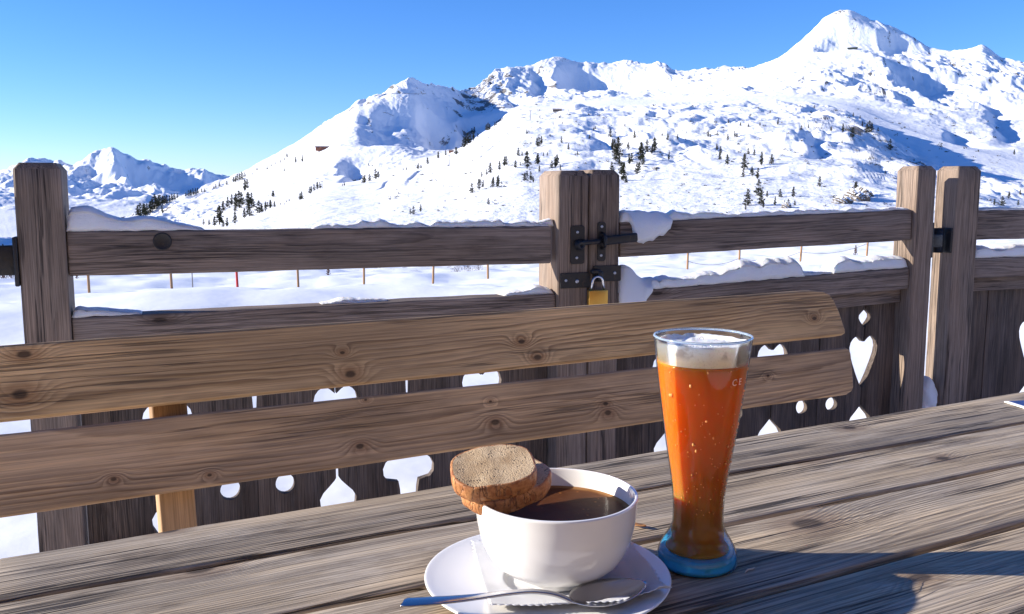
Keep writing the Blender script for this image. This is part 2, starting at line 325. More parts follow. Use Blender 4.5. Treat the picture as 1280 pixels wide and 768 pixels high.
def az_of(px, py): 
    r = ray(px, py); return math.atan2(r.x, r.y)
def scarp(pts, width, depth, soft=22., fade=.35):
    """a right-facing drop along a line of (px, py, R), floor climbing back over 'width' metres"""
    global ZZ
    pts = sorted(pts, key=lambda p: p[2])
    rs = np.array([p[2] for p in pts]); az = np.array([az_of(p[0], p[1]) for p in pts])
    a0 = np.interp(RR, rs, az)
    s = (AZZ-a0)*RR + pn(X/70., Y/70., 5)*min(14, soft*.8)
    span = rs[-1]-rs[0]
    wr = sstep(rs[0]-fade*.3*span, rs[0]+fade*span, RR)*(1-sstep(rs[-1]-fade*.5*span, rs[-1]+fade*.3*span, RR))
    prof = sstep(-soft*.4, soft, s)*np.clip(1-(s-soft)/(width*(1+.25*pn(X/160., Y/160., 9))), 0, 1)**1.1
    ZZ = ZZ-depth*prof*wr
SL0 = None
def slope_of():
    dzr = np.gradient(ZZ, axis=0)/np.maximum(np.abs(np.gradient(RR, axis=0)), .05)
    dza = np.gradient(ZZ, axis=1)/np.maximum(np.abs(np.gradient(AZZ, axis=1))*RR, .05)
    return np.hypot(dzr, dza)
Z_BEFORE = ZZ.copy()
scarp([(726, 128, 2560), (708, 118, 2700), (694, 98, 2840), (702, 82, 2960)], 310, 84, 40)          # cirque right of the central summit
scarp([(432, 182, 1760), (442, 165, 1840), (450, 140, 2020), (470, 122, 2130)], 330, 36, 70)         # bowl right of the left summit
scarp([(528, 172, 1960), (534, 150, 2060), (520, 122, 2180)], 140, 40, 26)
scarp([(568, 172, 2040), (575, 150, 2150), (570, 135, 2300)], 100, 34, 22)
scarp([(432, 222, 1330), (425, 200, 1560), (428, 188, 1680)], 120, 26, 26)
scarp([(662, 125, 2480), (664, 100, 2720), (668, 88, 2900)], 70, 24, 22)
scarp([(634, 130, 2350), (628, 115, 2560)], 60, 26, 22)
scarp([(1026, 60, 2440), (1022, 48, 2520), (1030, 34, 2580)], 250, 46, 40)                            # under the big summit
scarp([(1098, 62, 2440), (1100, 50, 2560), (1104, 44, 2620)], 110, 40, 30)
scarp([(1160, 138, 1850), (1120, 112, 2060), (1112, 96, 2200), (1112, 84, 2330)], 250, 50, 40)          # large shaded patch on the right
scarp([(1066, 112, 1900), (1060, 92, 2120)], 60, 22, 22)
scarp([(1130, 150, 1720), (1110, 130, 1860)], 60, 18, 22)
scarp([(1188, 182, 1280), (1180, 160, 1480)], 60, 14, 18)
scarp([(1245, 178, 1350), (1232, 140, 1800), (1228, 112, 2120)], 70, 18, 20)
scarp([(172, 255, 4700), (158, 225, 5000), (150, 205, 5200), (143, 190, 5330)], 620, 150, 60)          # right flank of the far pyramid peak
scarp([(118, 240, 4820), (108, 222, 5040)], 170, 70, 40)
scarp([(262, 232, 5200), (258, 216, 5500)], 160, 60, 40)
scarp([(1180, 215, 700), (1136, 186, 830), (1120, 172, 900)], 80, 10, 18)                           # right shoulder of the front hill
scarp([(1000, 230, 520), (1018, 205, 640)], 40, 7, 8)
scarp([(742, 225, 560), (738, 200, 700)], 36, 9, 8)
scarp([(815, 215, 600), (800, 190, 760)], 40, 8, 8)
scarp([(1080, 250, 420), (1086, 220, 560)], 40, 6, 8)
CARVE = ZZ-Z_BEFORE
for pl in ([(505, 260, 640), (516, 243, 760), (528, 225, 900)], [(469, 259, 640), (478, 249, 720), (486, 241, 800)], [(560, 262, 560), (600, 235, 700), (640, 212, 820)]):
    scarp(pl, 5, 1.3, 2.)
# relief noise, growing with distance
lx = X+30*pn(X/90., Y/90., 40); ly = Y+30*pn(X/90., Y/90., 44)
mt = sstep(10.0, 10.4, SS)*(1-sstep(12.85, 12.99, SS)*.75)
D = .85
mt_n = (ridged(lx/(210.*D), ly/(330.*D), 5, 1, .48)-.6)*9.5*D + fbm(X/(45.*D), Y/(60.*D), 3, 12)*3.2*D + ridged(lx/(26*D), ly/(34*D), 3, 21, .6)*1.0*D
mt_n = mt_n*1.05+fbm(X/24., Y/30., 4, 165, .6)*1.7+ridged(lx/(62*D), ly/(300*D), 4, 161, .55)*4.2*D*sstep(10.8, 12., SS)
mt_n *= .55+.9*sstep(-.2, .5, pn(X/520., Y/520., 31))
smoothC = np.exp(-((AZZ-az_of(350, 220))/.075)**2)          # the smooth piste slopes on the left
ZZ = ZZ+mt*mt_n*(1-.8*smoothC)
cr = sstep(12.8, 12.98, SS)*(1-sstep(13.0, 13.3, SS))
ZZ = ZZ+cr*(fbm(X/38., Y/38., 3, 50)*3.0)*(1-.6*smoothC)
fm = sstep(14.0, 15.0, SS)*(1-sstep(15.93, 16., SS)*.6)
ZZ = ZZ+fm*((ridged(X/420., Y/600., 5, 61, .55)-.6)*38+fbm(X/110., Y/150., 3, 66)*12)
hl = sstep(7.05, 7.25, SS)*(1-sstep(8.5, 9.8, SS))*(1-sstep(7.92, 8.0, SS)*.55*(SS < 8.2))
lump = sstep(az_of(600, 200), az_of(760, 200), AZZ)
ZZ = ZZ+hl*(fbm(X/90., Y/130., 3, 71)*4.5*(.45+.55*lump)+(fbm(lx/38., ly/60., 4, 75, .55)*4.0+np.abs(pn(lx/26., ly/38., 79))*1.9+fbm(X/9., Y/13., 3, 78)*.6)*(.16+.84*lump))
fl = sstep(4.0, 5.0, SS)*(1-sstep(6.9, 7.3, SS))
ZZ = ZZ+fl*(fbm(X/14., Y/20., 4, 81)*.5+np.abs(pn(X/5., Y/9., 84))*.22)
nr = sstep(2.1, 2.9, SS)*(1-sstep(4.2, 5., SS))
ZZ = ZZ+nr*(fbm(X/1.6, Y/1.1, 3, 91)*.035*np.clip(RR/6., .4, 2))
ZZ = ZZ+(1-sstep(2.2, 3, SS))*fbm(X/.7, Y/.7, 3, 95)*.012
print('terrain', ZZ.shape)

ZZ = ZZ-CARVE
SL = slope_of(); ZZ = ZZ+CARVE
rock = sstep(.78, 1.5, SL)*.58*(mt+.35*hl*(SS < 7.8)+.6*fm)
rock += .36*np.exp(-((AZZ-az_of(690, 110))/.035)**2)*sstep(.45, .95, SL)*mt*sstep(-.25, .3, pn(X/70., Y/160., 170))
rock += .85*np.exp(-((AZZ-az_of(1042, 30))/.014)**2)*sstep(12.62, 12.85, SS)*sstep(-.3, .2, pn(X/30., Y/40., 190))*(SS < 13.2)
rock += .60*np.exp(-((AZZ-az_of(834, 85))/.010)**2)*sstep(12.6, 12.8, SS)*(SS < 13.2)
rock += (SS < 7.8)*hl*lump*.3*sstep(.9, 1.6, SL)
# wind-swept ridge left of the smooth slope
rock += .45*sstep(12.5, 12.9, SS)*(SS < 13.1)*np.exp(-((AZZ-az_of(330, 200))/.07)**2)*sstep(-.1, .35, pn(X/25., Y/40., 33))
rock += (mt*.85+hl*.5*lump*(SS < 7.92))*.62*sstep(.14, .45, fbm(X/(45*D), Y/(60*D), 4, 140))*sstep(.3, .7, SL)
tuft = hl*np.exp(-((AZZ-az_of(825, 205))/.05)**2)*np.exp(-((SS-7.35)/.22)**2)*1.0
tuft += fl*.75*np.exp(-((AZZ-az_of(520, 330))/.16)**2)*sstep(5.5, 6.2, SS)
tuft += fl*.30*sstep(5.6, 6.4, SS)*sstep(-.1, .3, pn(X/30., Y/40., 180))

NA = len(AZ)
def band(name, r0, r1, mat):
    n = r1-r0
    co = np.stack([X[r0:r1], Y[r0:r1], ZZ[r0:r1]], -1).reshape(-1, 3)
    i = np.arange(n-1)[:, None]*NA; j = np.arange(NA)[None]
    j2 = (j+1) % NA
    # the last column duplicates the first at +-180 degrees: skip the wrap
    q = np.stack([i+j, i+NA+j, i+NA+j2, i+j2], -1)[:, :-1].reshape(-1, 4)
    q = q[:, ::-1]
    me = bpy.data.meshes.new(name); me.vertices.add(len(co)); me.vertices.foreach_set('co', co.astype(np.float32).ravel())
    me.loops.add(q.size); me.loops.foreach_set('vertex_index', q.astype(np.int32).ravel())
    me.polygons.add(len(q)); me.polygons.foreach_set('loop_start', np.arange(0, q.size, 4, dtype=np.int32)); me.polygons.foreach_set('loop_total', np.full(len(q), 4, np.int32))
    me.polygons.foreach_set('use_smooth', np.ones(len(q), bool))
    for an, arr in (('rock', rock), ('tuft', tuft)):
        a = me.attributes.new(an, 'FLOAT', 'POINT'); a.data.foreach_set('value', arr[r0:r1].astype(np.float32).ravel())
    me.update(calc_edges=True)
    if me.polygons[0].normal.z < 0: me.flip_normals()
    me.materials.append(mat)
    o = bpy.data.objects.new(name, me); col.objects.link(o)
    return tag(o, kind='structure')
cum = np.concatenate([[0], np.cumsum(NROW)])
rA = cum[7]; rB = cum[9]; rC = cum[13]
band('snow_ground', 0, rA+1, M['field']); band('snowy_hill', rA, rB+1, M['mountain']); band('mountains', rB, rC+1, M['mountain']); band('far_mountains', rC, len(RR), M['mountain'])

TANE = (ZZ-CZ)/RR
def hit(px, py):
    """where the sight line through a pixel meets the terrain"""
    r = ray(px, py); az = math.atan2(r.x, r.y); te = r.z/math.hypot(r.x, r.y)
    j = int(np.argmin(np.abs(AZ-az))); colm = TANE[:, j]
    start = cum[3]
    k = np.nonzero(colm[start:] >= te)[0]
    if len(k) == 0: k = [int(np.argmax(colm[cum[7]:]))+cum[7]-start]
    i = k[0]+start
    return Vector((math.sin(az)*RR[i, j], math.cos(az)*RR[i, j], ZZ[i, j])), RR[i, j]
#@@PART2
# ------------------------------------------------------------------ shape helpers
def rrect(wd, th, rad, k=4):
    """closed outline of a rounded rectangle in (y, z)"""
    pts = []
    for cx, cz, a0 in ((wd/2-rad, th/2-rad, 0), (-wd/2+rad, th/2-rad, 90), (-wd/2+rad, -th/2+rad, 180), (wd/2-rad, -th/2+rad, 270)):
        for i in range(k+1):
            a = R(a0+90*i/k); pts.append((cx+rad*math.cos(a), cz+rad*math.sin(a)))
    return pts
def beam_mesh(name, L, wd, th, rad=.004, n=24, wob=.0, tip=0., tiplen=.02, seed=0, wfun=None, endrad=.004, k=3):
    prof = rrect(wd, th, rad, k); m = len(prof); v = []; f = []
    xs = [0, endrad*.5, endrad]+[endrad+(L-2*endrad)*i/n for i in range(1, n)]+([L-tiplen, L-tiplen*.02, L] if tip else [L-endrad, L-endrad*.5, L])
    xs = sorted(set(xs))
    for x in xs:
        e = 0.
        if x < endrad: e = endrad*(1-math.sqrt(max(0, 1-(1-x/endrad)**2)))*.8
        if tip:
            if x > L-tiplen: e = tip*(x-(L-tiplen))/tiplen
        elif x > L-endrad: e = endrad*(1-math.sqrt(max(0, 1-(1-(L-x)/endrad)**2)))*.8
        for (y, z) in prof:
            sy = (wd-2*e)/wd; sz = (th-2*e)/th
            y2, z2 = y*sy, z*sz
            if wfun: y2 = wfun(x, y2)
            if wob:
                y2 += wob*n1(x*9+seed*7.1+(3.3 if y > 0 else 0), seed)*(1 if y > 0 else -1)+wob*.35*n1(x*40+seed, seed+5)
                z2 += wob*.5*n1(x*7+seed*3.3+y*12, seed+9)
            v.append((x-L/2, y2, z2))
    for i in range(len(xs)-1):
        for j in range(m):
            f.append((i*m+j, i*m+(j+1) % m, (i+1)*m+(j+1) % m, (i+1)*m+j))
    f.append(tuple(range(m-1, -1, -1))); f.append(tuple((len(xs)-1)*m+j for j in range(m)))
    return fix(mesh(name, v, f))
def frame(p0, p1, face):
    """matrix: X from p0 to p1, Z (the face) near 'face', origin in the middle"""
    x = (Vector(p1)-Vector(p0)).normalized(); z = Vector(face); z = (z-x*z.dot(x)).normalized(); y = z.cross(x)
    m = Matrix((x, y, z)).transposed().to_4x4(); m.translation = (Vector(p0)+Vector(p1))/2; return m
def beam(name, p0, p1, face, wd, th, mat, parent=None, **kw):
    L = (Vector(p1)-Vector(p0)).length
    return link(name, beam_mesh(name, L, wd, th, **kw), mat, parent, frame(p0, p1, face))
def tube_mesh(name, pts, rad, seg=10, caps=True, rads=None):
    pts = [Vector(p) for p in pts]; v = []; f = []
    t0 = (pts[1]-pts[0]).normalized(); nrm = t0.orthogonal().normalized()
    for i, p in enumerate(pts):
        t = (pts[min(i+1, len(pts)-1)]-pts[max(i-1, 0)]).normalized(); nrm = (nrm-t*nrm.dot(t)).normalized(); b = t.cross(nrm)
        r_ = rads[i] if rads else rad
        for j in range(seg):
            a = 2*math.pi*j/seg; v.append(p+nrm*(r_*math.cos(a))+b*(r_*math.sin(a)))
    for i in range(len(pts)-1):
        for j in range(seg): f.append((i*seg+j, i*seg+(j+1) % seg, (i+1)*seg+(j+1) % seg, (i+1)*seg+j))
    if caps: f.append(tuple(range(seg-1, -1, -1))); f.append(tuple((len(pts)-1)*seg+j for j in range(seg)))
    return fix(mesh(name, v, f))
def lathe_mesh(name, prof, seg=96, close_top=False, close_bot=False):
    v = []; f = []
    for (r_, z) in prof:
        for j in range(seg):
            a = 2*math.pi*j/seg; v.append((r_*math.cos(a), r_*math.sin(a), z))
    for i in range(len(prof)-1):
        for j in range(seg): f.append((i*seg+j, i*seg+(j+1) % seg, (i+1)*seg+(j+1) % seg, (i+1)*seg+j))
    if close_bot: f.append(tuple(range(seg-1, -1, -1)))
    if close_top: f.append(tuple((len(prof)-1)*seg+j for j in range(seg)))
    return mesh(name, v, f)
def smooth_prof(prof, n=6):
    """Catmull-Rom through the profile points"""
    P = [prof[0]]+list(prof)+[prof[-1]]; out = []
    for i in range(1, len(P)-2):
        for j in range(n):
            t = j/n; q = []
            for c in (0, 1):
                p0, p1, p2, p3 = (P[i+k][c] for k in (-1, 0, 1, 2))
                q.append(.5*((2*p1)+(-p0+p2)*t+(2*p0-5*p1+4*p2-p3)*t*t+(-p0+3*p1-3*p2+p3)*t**3))
            out.append(tuple(q))
    out.append(prof[-1]); return out
def outline_mesh(name, loops, th, bev=.0015):
    """flat shape with holes in (x, y), thickness th along z"""
    cu = bpy.data.curves.new(name, 'CURVE'); cu.dimensions = '2D'; cu.fill_mode = 'BOTH'; cu.extrude = th/2-bev; cu.bevel_depth = bev; cu.bevel_resolution = 1; cu.offset = -bev
    for lp in loops:
        s = cu.splines.new('POLY'); s.points.add(len(lp)-1); s.use_cyclic_u = True
        for i, p in enumerate(lp): s.points[i].co = (p[0], p[1], 0, 1)
    o = bpy.data.objects.new(name, cu); col.objects.link(o)
    dg = bpy.context.evaluated_depsgraph_get(); dg.update()
    me = bpy.data.meshes.new_from_object(o.evaluated_get(dg)); me.materials.clear()
    bpy.data.objects.remove(o); bpy.data.curves.remove(cu)
    me.name = name; return me
def box_mesh(name, sx, sy, sz, bev=.001):
    bm = bmesh.new(); bmesh.ops.create_cube(bm, size=1)
    for v in bm.verts: v.co = Vector((v.co.x*sx, v.co.y*sy, v.co.z*sz))
    if bev: bmesh.ops.bevel(bm, geom=list(bm.edges), offset=bev, segments=2, affect='EDGES', profile=.5)
    me = bpy.data.meshes.new(name); bm.to_mesh(me); bm.free(); return me

# ------------------------------------------------------------------ table
uT = Vector((.8867, .4623, 0)); nT = Vector((-.4623, .8867, 0)); UP = Vector((0, 0, 1))
def TP(u, v, z): return uT*u+nT*v+UP*z
TZ = .75
table = empty('picnic_table', TP(.8, .5, 0))
tag(table, 'weathered grey plank picnic table that carries the soup and the beer', 'table')
U0, U1 = -.052, 1.86
edges = [.868, .7715, .6520, .5095, .3560, .215]     # plank limits across the top at u=0
slope_ = [0, -.0215, -.0225, 0.0015, .001, 0]
TKNOTS = {0: [(212, 664, .006), (1062, 535, .008)], 1: [(250, 712, .009), (1008, 572, .012), (1178, 573, .007)], 2: [(420, 742, .007), (1010, 655, .013)], 3: [(1150, 722, .008)]}
for i in range(5):
    far0, near0 = edges[i], edges[i+1]; fs, ns = slope_[i], slope_[i+1]
    g = .0038
    L = U1-U0; th = .038
    def wf(x, y, far0=far0, near0=near0, fs=fs, ns=ns):
        u = U0+x; fa = far0+fs*u-(0 if far0 == edges[0] else g); ne = near0+ns*u+g
        return ((fa+ne)/2-.55)+y/.1*(fa-ne)
    m = frame(TP(U0, .55, TZ-th/2), TP(U1, .55, TZ-th/2), UP)
    me = beam_mesh('plank', L, .1, th, rad=.0032, n=90, wob=.0012, seed=i+2, wfun=wf, endrad=.006)
    kp_ = []
    for (kx, ky, kr) in TKNOTS.get(i, []):
        q = onz(kx, ky, TZ); kp_.append((q.dot(uT)-(U0+U1)/2, q.dot(nT)-.55, kr))
    link('plank', me, wood('table_plank_wood', kpts=kp_, **TABLE) if kp_ else M['table'], table, m)
for u in (.22, 1.5):
    beam('crossbeam', TP(u, .25, TZ-.065), TP(u, .83, TZ-.065), UP, .09, .05, M['table'], table, n=6)
    beam('leg', TP(u+.07, .80, TZ-.05), TP(u+.07, .98, .0), uT, .09, .045, M['table'], table, n=6)
    beam('leg', TP(u+.07, .27, TZ-.05), TP(u+.07, .09, .0), uT, .09, .045, M['table'], table, n=6)

# ------------------------------------------------------------------ bench
bench = empty('garden_bench', TP(.6, 1.1, 0))
tag(bench, 'brown wooden bench with a two board backrest, standing behind the table', 'bench')
TILT = math.tan(R(16))
def BP(u, z, off=0.): return TP(u, 1.20+(z-.66)*TILT, z)-(nT*math.cos(R(16))-UP*math.sin(R(16)))*off
fn = -(nT*math.cos(R(16))-UP*math.sin(R(16)))
def bench_board(name, u0, u1, za0, zb0, za1, zb1, endshape, mat):
    """outline in (u, s): s runs up the tilted back"""
    c = math.cos(R(16)); zc = (za0+zb0)/2; uc = (u0+u1)/2
    n = 40; lp = []
    for i in range(n+1):
        t = i/n; u = u0+(endshape[0][0]-u0)*t; z = zb0+(zb1-zb0)*t
        lp.append((u-uc, (z-zc)/c+.0012*n1(u*5+za0*9, 3)))
    for (u, fz) in endshape: lp.append((u-uc, ((zb1+(za1-zb1)*fz)-zc)/c))
    for i in range(n+1):
        t = 1-i/n; u = u0+(endshape[-1][0]-u0)*t; z = za0+(za1-za0)*t
        lp.append((u-uc, (z-zc)/c+.0012*n1(u*5+za0*7+4, 4)))
    me = outline_mesh(name, [lp], .026, .003)
    m = frame(BP(u0, zc, -.013), BP(u1, zc, -.013), fn)
    o = link(name, me, mat, bench, m); sharp(o, 50); return o
def knots_px(lst, zc, uc=.585):
    out = []
    for px, py, rr_ in lst:
        r0 = ray(px, py); t = (1.20+(CZ-.66)*TILT)/(nT.dot(r0)-TILT*r0.z); p = Vector((0, 0, CZ))+r0*t
        out.append((p.dot(uT)-uc, (p.z-zc)/math.cos(R(16)), rr_*.8))
    return out
kt = knots_px([(30, 443, .0075), (25, 493, .0085), (428, 441, .0035), (438, 468, .0070), (652, 427, .0055), (672, 447, .0060), (1018, 398, .0050)], (.8765+.7868)/2)
kl = knots_px([(142, 599, .0035), (262, 594, .0030), (450, 558, .0055), (457, 500, .0022), (613, 502, .0026), (619, 528, .0062), (757, 505, .0045), (760, 516, .0060), (960, 470, .0030)], (.7738+.6768)/2)
M['bench'] = wood('bench_top_board_wood', kpts=kt, **BENCH_TOP); M['bench_low'] = wood('bench_low_board_wood', kpts=kl, **BENCH_LOW)
M['seat'] = wood('bench_seat_wood', **BENCH_TOP)
bench_board('back_board', -.20, 1.37, .8765, .7868, .8752, .7868, [(1.366, .0), (1.3745, .03), (1.376, .10), (1.3685, .5), (1.3605, .74), (1.352, .88), (1.334, .965), (1.302, 1.0)], M['bench'])
bench_board('back_board', -.20, 1.37, .7738, .6768, .7628, .6778, [(1.352, .0), (1.366, .05), (1.372, .14), (1.377, .5), (1.3805, .86), (1.378, .96), (1.370, 1.0)], M['bench_low'])
for u in (.1405, 1.035):
    top = BP(u, .868, -.0265-.0225); bot = BP(u, .02, -.0265-.0225)
    beam('back_post', bot, top, fn, .045, .045, M['newwood'], bench, n=10, rad=.003)
for k, v in enumerate((.905, .99, 1.075)):
    beam('seat_slat', TP(-.15, v, .44), TP(1.36, v, .44), UP, .078, .028, M['seat'], bench, n=20, seed=k)
for u in (.1405, 1.035):
    beam('seat_bearer', TP(u, .86, .40), TP(u, 1.11, .40), UP, .045, .05, M['newwood'], bench, n=4)
    beam('leg', TP(u, .90, .375), TP(u, .90, .0), uT, .06, .045, M['newwood'], bench, n=4)

# ------------------------------------------------------------------ the wooden double gate and fence
YAW = R(21); uF = Vector((math.cos(YAW), math.sin(YAW), 0)); nF = Vector((-math.sin(YAW), math.cos(YAW), 0)); FD = 2.36
def FP(u, z, d=0.): return uF*u+nF*(FD+d)+UP*z        # d > 0 is behind the front faces
def fpx(px, py, d=0.):
    p = onplane(px, py, nF, FD+d); return p.dot(uF), p.z
front = -nF
def post(name, u0, u1, ztop, depth, mat, parent, z0=.0, d0=0., tipn=.012, seed=0, lab=None):
    wd = u1-u0
    return beam(name, FP((u0+u1)/2, z0, d0+depth/2), FP((u0+u1)/2, ztop, d0+depth/2), front, wd, depth, mat, parent, n=20, rad=.007, tip=tipn, tiplen=.016, wob=.0008, seed=seed)
def rail(name, u0, u1, z0, z1, wd, th, mat, parent, d0=.012, seed=0, lab=None):
    o = beam(name, FP(u0, z0, d0+th/2), FP(u1, z1, d0+th/2), front, wd, th, mat, parent, n=40, rad=.005, wob=.0012, seed=seed)
    return o
def fboard(u0, u1, zt, zb, d0, parent, left='', right='', zoff=(0., 0.), low=(0., 0.), holes=(), hz0=0., gap=.0022, lean=0., slit=.0022):
    """vertical board with half-hearts cut out of its edges; local X is up so the grain runs upright"""
    uc = (u0+u1)/2
    def edge(kind, side):
        """points from the bottom up along one edge: (height, inset)"""
        P = [(zb, .0006 if kind == 'slit' else gap)]
        zo = zoff[side]; lo = low[side]
        if kind == 'heart':
            h = [(.215, gap), (.228, .018), (.246, .036), (.268, .048), (.288, .050), (.306, .040), (.324, .022), (.338, .009), (.345, slit)]
            P += [(z+lo, i) for z, i in h]
            h = [(.385, slit), (.402, gap), (.42, .013), (.45, .028), (.49, .045), (.52, .056), (.545, .060), (.562, .056), (.574, .047), (.581, .036), (.582, .026), (.575, .015), (.563, gap),
                 (.612, gap), (.622, .009), (.634, .02), (.645, .0265), (.655, .026), (.664, .017), (.673, .006), (.676, gap)]
            P += [(z+zo, i) for z, i in h]
        elif kind == 'slit':
            P += [(z+zo, i) for z, i in [(.42, .0006), (.48, .0022), (.56, .007), (.62, .010)]]
        elif kind == 'wide':    # broken-out joint: two holes run together
            h = [(.235, .024), (.262, .026), (.285, .03), (.292, .062), (.305, .072), (.325, .074), (.343, .066), (.356, .05), (.362, .020), (.372, .006), (.47, .004), (.52, .004), (.60, .006)]
            P += [(z+zo, i) for z, i in h]
        P.append((zt, gap)); return P
    lp = [(z-.4, -(u0+i-uc)) for z, i in edge(left, 0)]+[(z-.4, -(u1-i-uc)) for z, i in reversed(edge(right, 1))]
    loops = [lp]
    for (hu, hz, hr) in holes:
        pts = []
        for k in range(20):
            a = 2*math.pi*k/20; rr_ = hr*(1+.06*math.sin(2*a+hu*40))
            pts.append((hz+hz0-.4+rr_*math.sin(a), -(hu-uc+rr_*math.cos(a))))
        loops.append(pts)
    me = outline_mesh('board', loops, .022, .0012)
    m = frame(FP(uc, .3, d0+.011), FP(uc+lean, .5, d0+.011), front)
    m.translation = FP(uc, .4, d0+.011)
    # frame(): X up, Z front -> Y = Z x X
    yv = m.to_3x3().col[1]
    if yv.dot(uF) > 0:   # outline was written with -u along +Y
        me.transform(Matrix.Diagonal((1, -1, 1, 1))); me.flip_normals()
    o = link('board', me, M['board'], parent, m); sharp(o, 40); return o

def plate(name, px0, py0, px1, py1, th, mat, parent, d=0., rad=.006, rot=0.):
    u0, z0 = fpx(px0, py1, d); u1, z1 = fpx(px1, py0, d)
    wd, hh = u1-u0, z1-z0; lp = rrect(wd, hh, min(rad, wd*.45, hh*.45), 5)
    me = outline_mesh(name, [lp], th, min(.001, th*.3))
    m = Matrix((uF, UP, front)).transposed().to_4x4() @ Matrix.Rotation(rot, 4, 'Z')
    m.translation = FP((u0+u1)/2, (z0+z1)/2, d-th/2)
    o = link(name, me, mat, parent, m); sharp(o, 40); return o
def screw(px, py, d, parent, r_=.0042):
    u, z = fpx(px, py, d)
    me = lathe_mesh('screw', [(r_, 0), (r_*.95, .0008), (r_*.6, .0016), (r_*.42, .0017), (r_*.38, .0008), (.0001, .0006)], 16)
    m = Matrix((uF, UP, front)).transposed().to_4x4(); m.translation = FP(u, z, d)
    return link('screw', me, M['screw'], parent, m)

# --- left leaf
gl = empty('gate_leaf', FP(.42, 0, .05)); tag(gl, 'long wooden gate leaf left of the padlock, round black knot in its top rail', 'gate', 'leaves of the double gate')
post('stile', -.318, -.217, 1.128, .145, M['post'], gl, z0=.02, seed=1)
post('stile', 1.046, 1.143, 1.120, .145, M['post'], gl, z0=.02, seed=2)
rtop = rail('rail', -.2155, 1.030, .9145, .9095, .106, .05, M['fence'], gl, d0=.010, seed=3)
rail('rail', -.2155, 1.044, .728, .734, .068, .075, M['fence'], gl, d0=.010, seed=4)
rail('rail', -.2155, 1.044, .13, .136, .068, .075, M['fence'], gl, d0=.010, seed=5)
beam('batten', FP(-.21, .668, .052), FP(1.04, .674, .052), front, .05, .022, M['fence'], gl, n=10, seed=6)
js = [-.215, -.014, .203, .416, .617, .838, 1.044]; kinds = ['', 'heart', 'slit', 'heart', 'wide', 'heart', '']
jz = [0, -.058, -.03, -.048, -.038, -.028, 0]
for i in range(6):
    holes = []
    for j, sgn in ((i, 1), (i+1, -1)):
        if kinds[j] == 'slit': holes.append((js[j]+sgn*.071, .316, .0265))
    fboard(js[i], js[i+1], .70, .05, .064, gl, kinds[i], kinds[i+1], zoff=(jz[i], jz[i+1]), low=(-.068, -.068), hz0=-.038, holes=holes, slit=.0045)
kn = link('knot_hole', lathe_mesh('knot_hole', [(.0001, .0010), (.014, .0014), (.0185, .003), (.0200, .0035), (.0215, .002), (.022, 0)], 28), M['iron'], rtop, None)
ku, kz = fpx(203, 302, .010)
m = Matrix((uF, UP, front)).transposed().to_4x4(); m.translation = FP(ku, kz, .0105); kn.matrix_basis = parent_world(rtop).inverted() @ m
kn['label'] = 'round black plug in the rail'
# --- right leaf
gr = empty('gate_leaf', FP(1.8, 0, .05)); tag(gr, 'wooden gate leaf right of the padlock, a lump of snow over its top rail', 'gate', 'leaves of the double gate')
post('stile', 1.1465, 1.2425, 1.123, .12, M['post'], gr, z0=.02, seed=7)
post('stile', 2.356, 2.440, 1.145, .095, M['post'], gr, z0=.02, seed=8)
rail('rail', 1.249, 2.352, .9190, .9475, .102, .05, M['fence'], gr, d0=.010, seed=9)
rail('rail', 1.244, 2.354, .728, .768, .072, .075, M['fence'], gr, d0=.010, seed=10)
rail('rail', 1.244, 2.354, .13, .15, .072, .075, M['fence'], gr, d0=.010, seed=11)
beam('batten', FP(1.246, .670, .052), FP(2.352, .708, .052), front, .052, .022, M['fence'], gr, n=10, seed=12)
js = [1.245, 1.46, 1.655, 1.849, 2.037, 2.2235, 2.3545]; kinds = ['', 'heart', '', 'heart', '', 'heart', '']
for i in range(6):
    holes = []
    for j, sgn in ((i, 1), (i+1, -1)):
        if j in (2, 4): holes.append((js[j]+sgn*.062, .340, .0245))
    fboard(js[i], js[i+1], .688+.02*i/5, .05, .064, gr, kinds[i], kinds[i+1], zoff=(-.029+.003*i, -.026+.003*i), low=(-.032, -.032) if i < 4 else (-.020, -.020), hz0=0., holes=holes)
# --- fence beyond the hinge
fr_ = empty('wooden_fence', FP(2.9, 0, .05)); tag(fr_, 'wooden fence section right of the hinge, running out of the picture on the right', 'fence')
post('fence_post', 2.534, 2.641, 1.146, .095, M['post'], fr_, z0=0., seed=13)
rail('rail', 2.645, 4.0, .943, .940, .102, .05, M['fence'], fr_, d0=.010, seed=14)
rail('rail', 2.645, 4.0, .792, .788, .070, .075, M['fence'], fr_, d0=.010, seed=15)
beam('batten', FP(2.645, .732, .052), FP(4., .728, .052), front, .052, .022, M['fence'], fr_, n=10, seed=16)
js = [2.645, 2.782, 3.010, 3.18, 3.35, 3.52, 3.69, 3.85, 4.0]; kinds = ['', '', 'heart', '', 'heart', '', 'heart', '', '']
for i in range(8): fboard(js[i], js[i+1], .725, .05, .064, fr_, kinds[i], kinds[i+1])
post('fence_post', 4.0, 4.1, 1.14, .095, M['post'], fr_, z0=0., seed=17)
# --- fence post at the far left that carries the left hinge
lp_ = empty('wooden_fence', FP(-.6, 0, .05)); tag(lp_, 'wooden fence section left of the hinge at the left picture edge, mostly out of view', 'fence')
post('fence_post', -.62, -.52, 1.13, .12, M['post'], lp_, z0=0., seed=18)
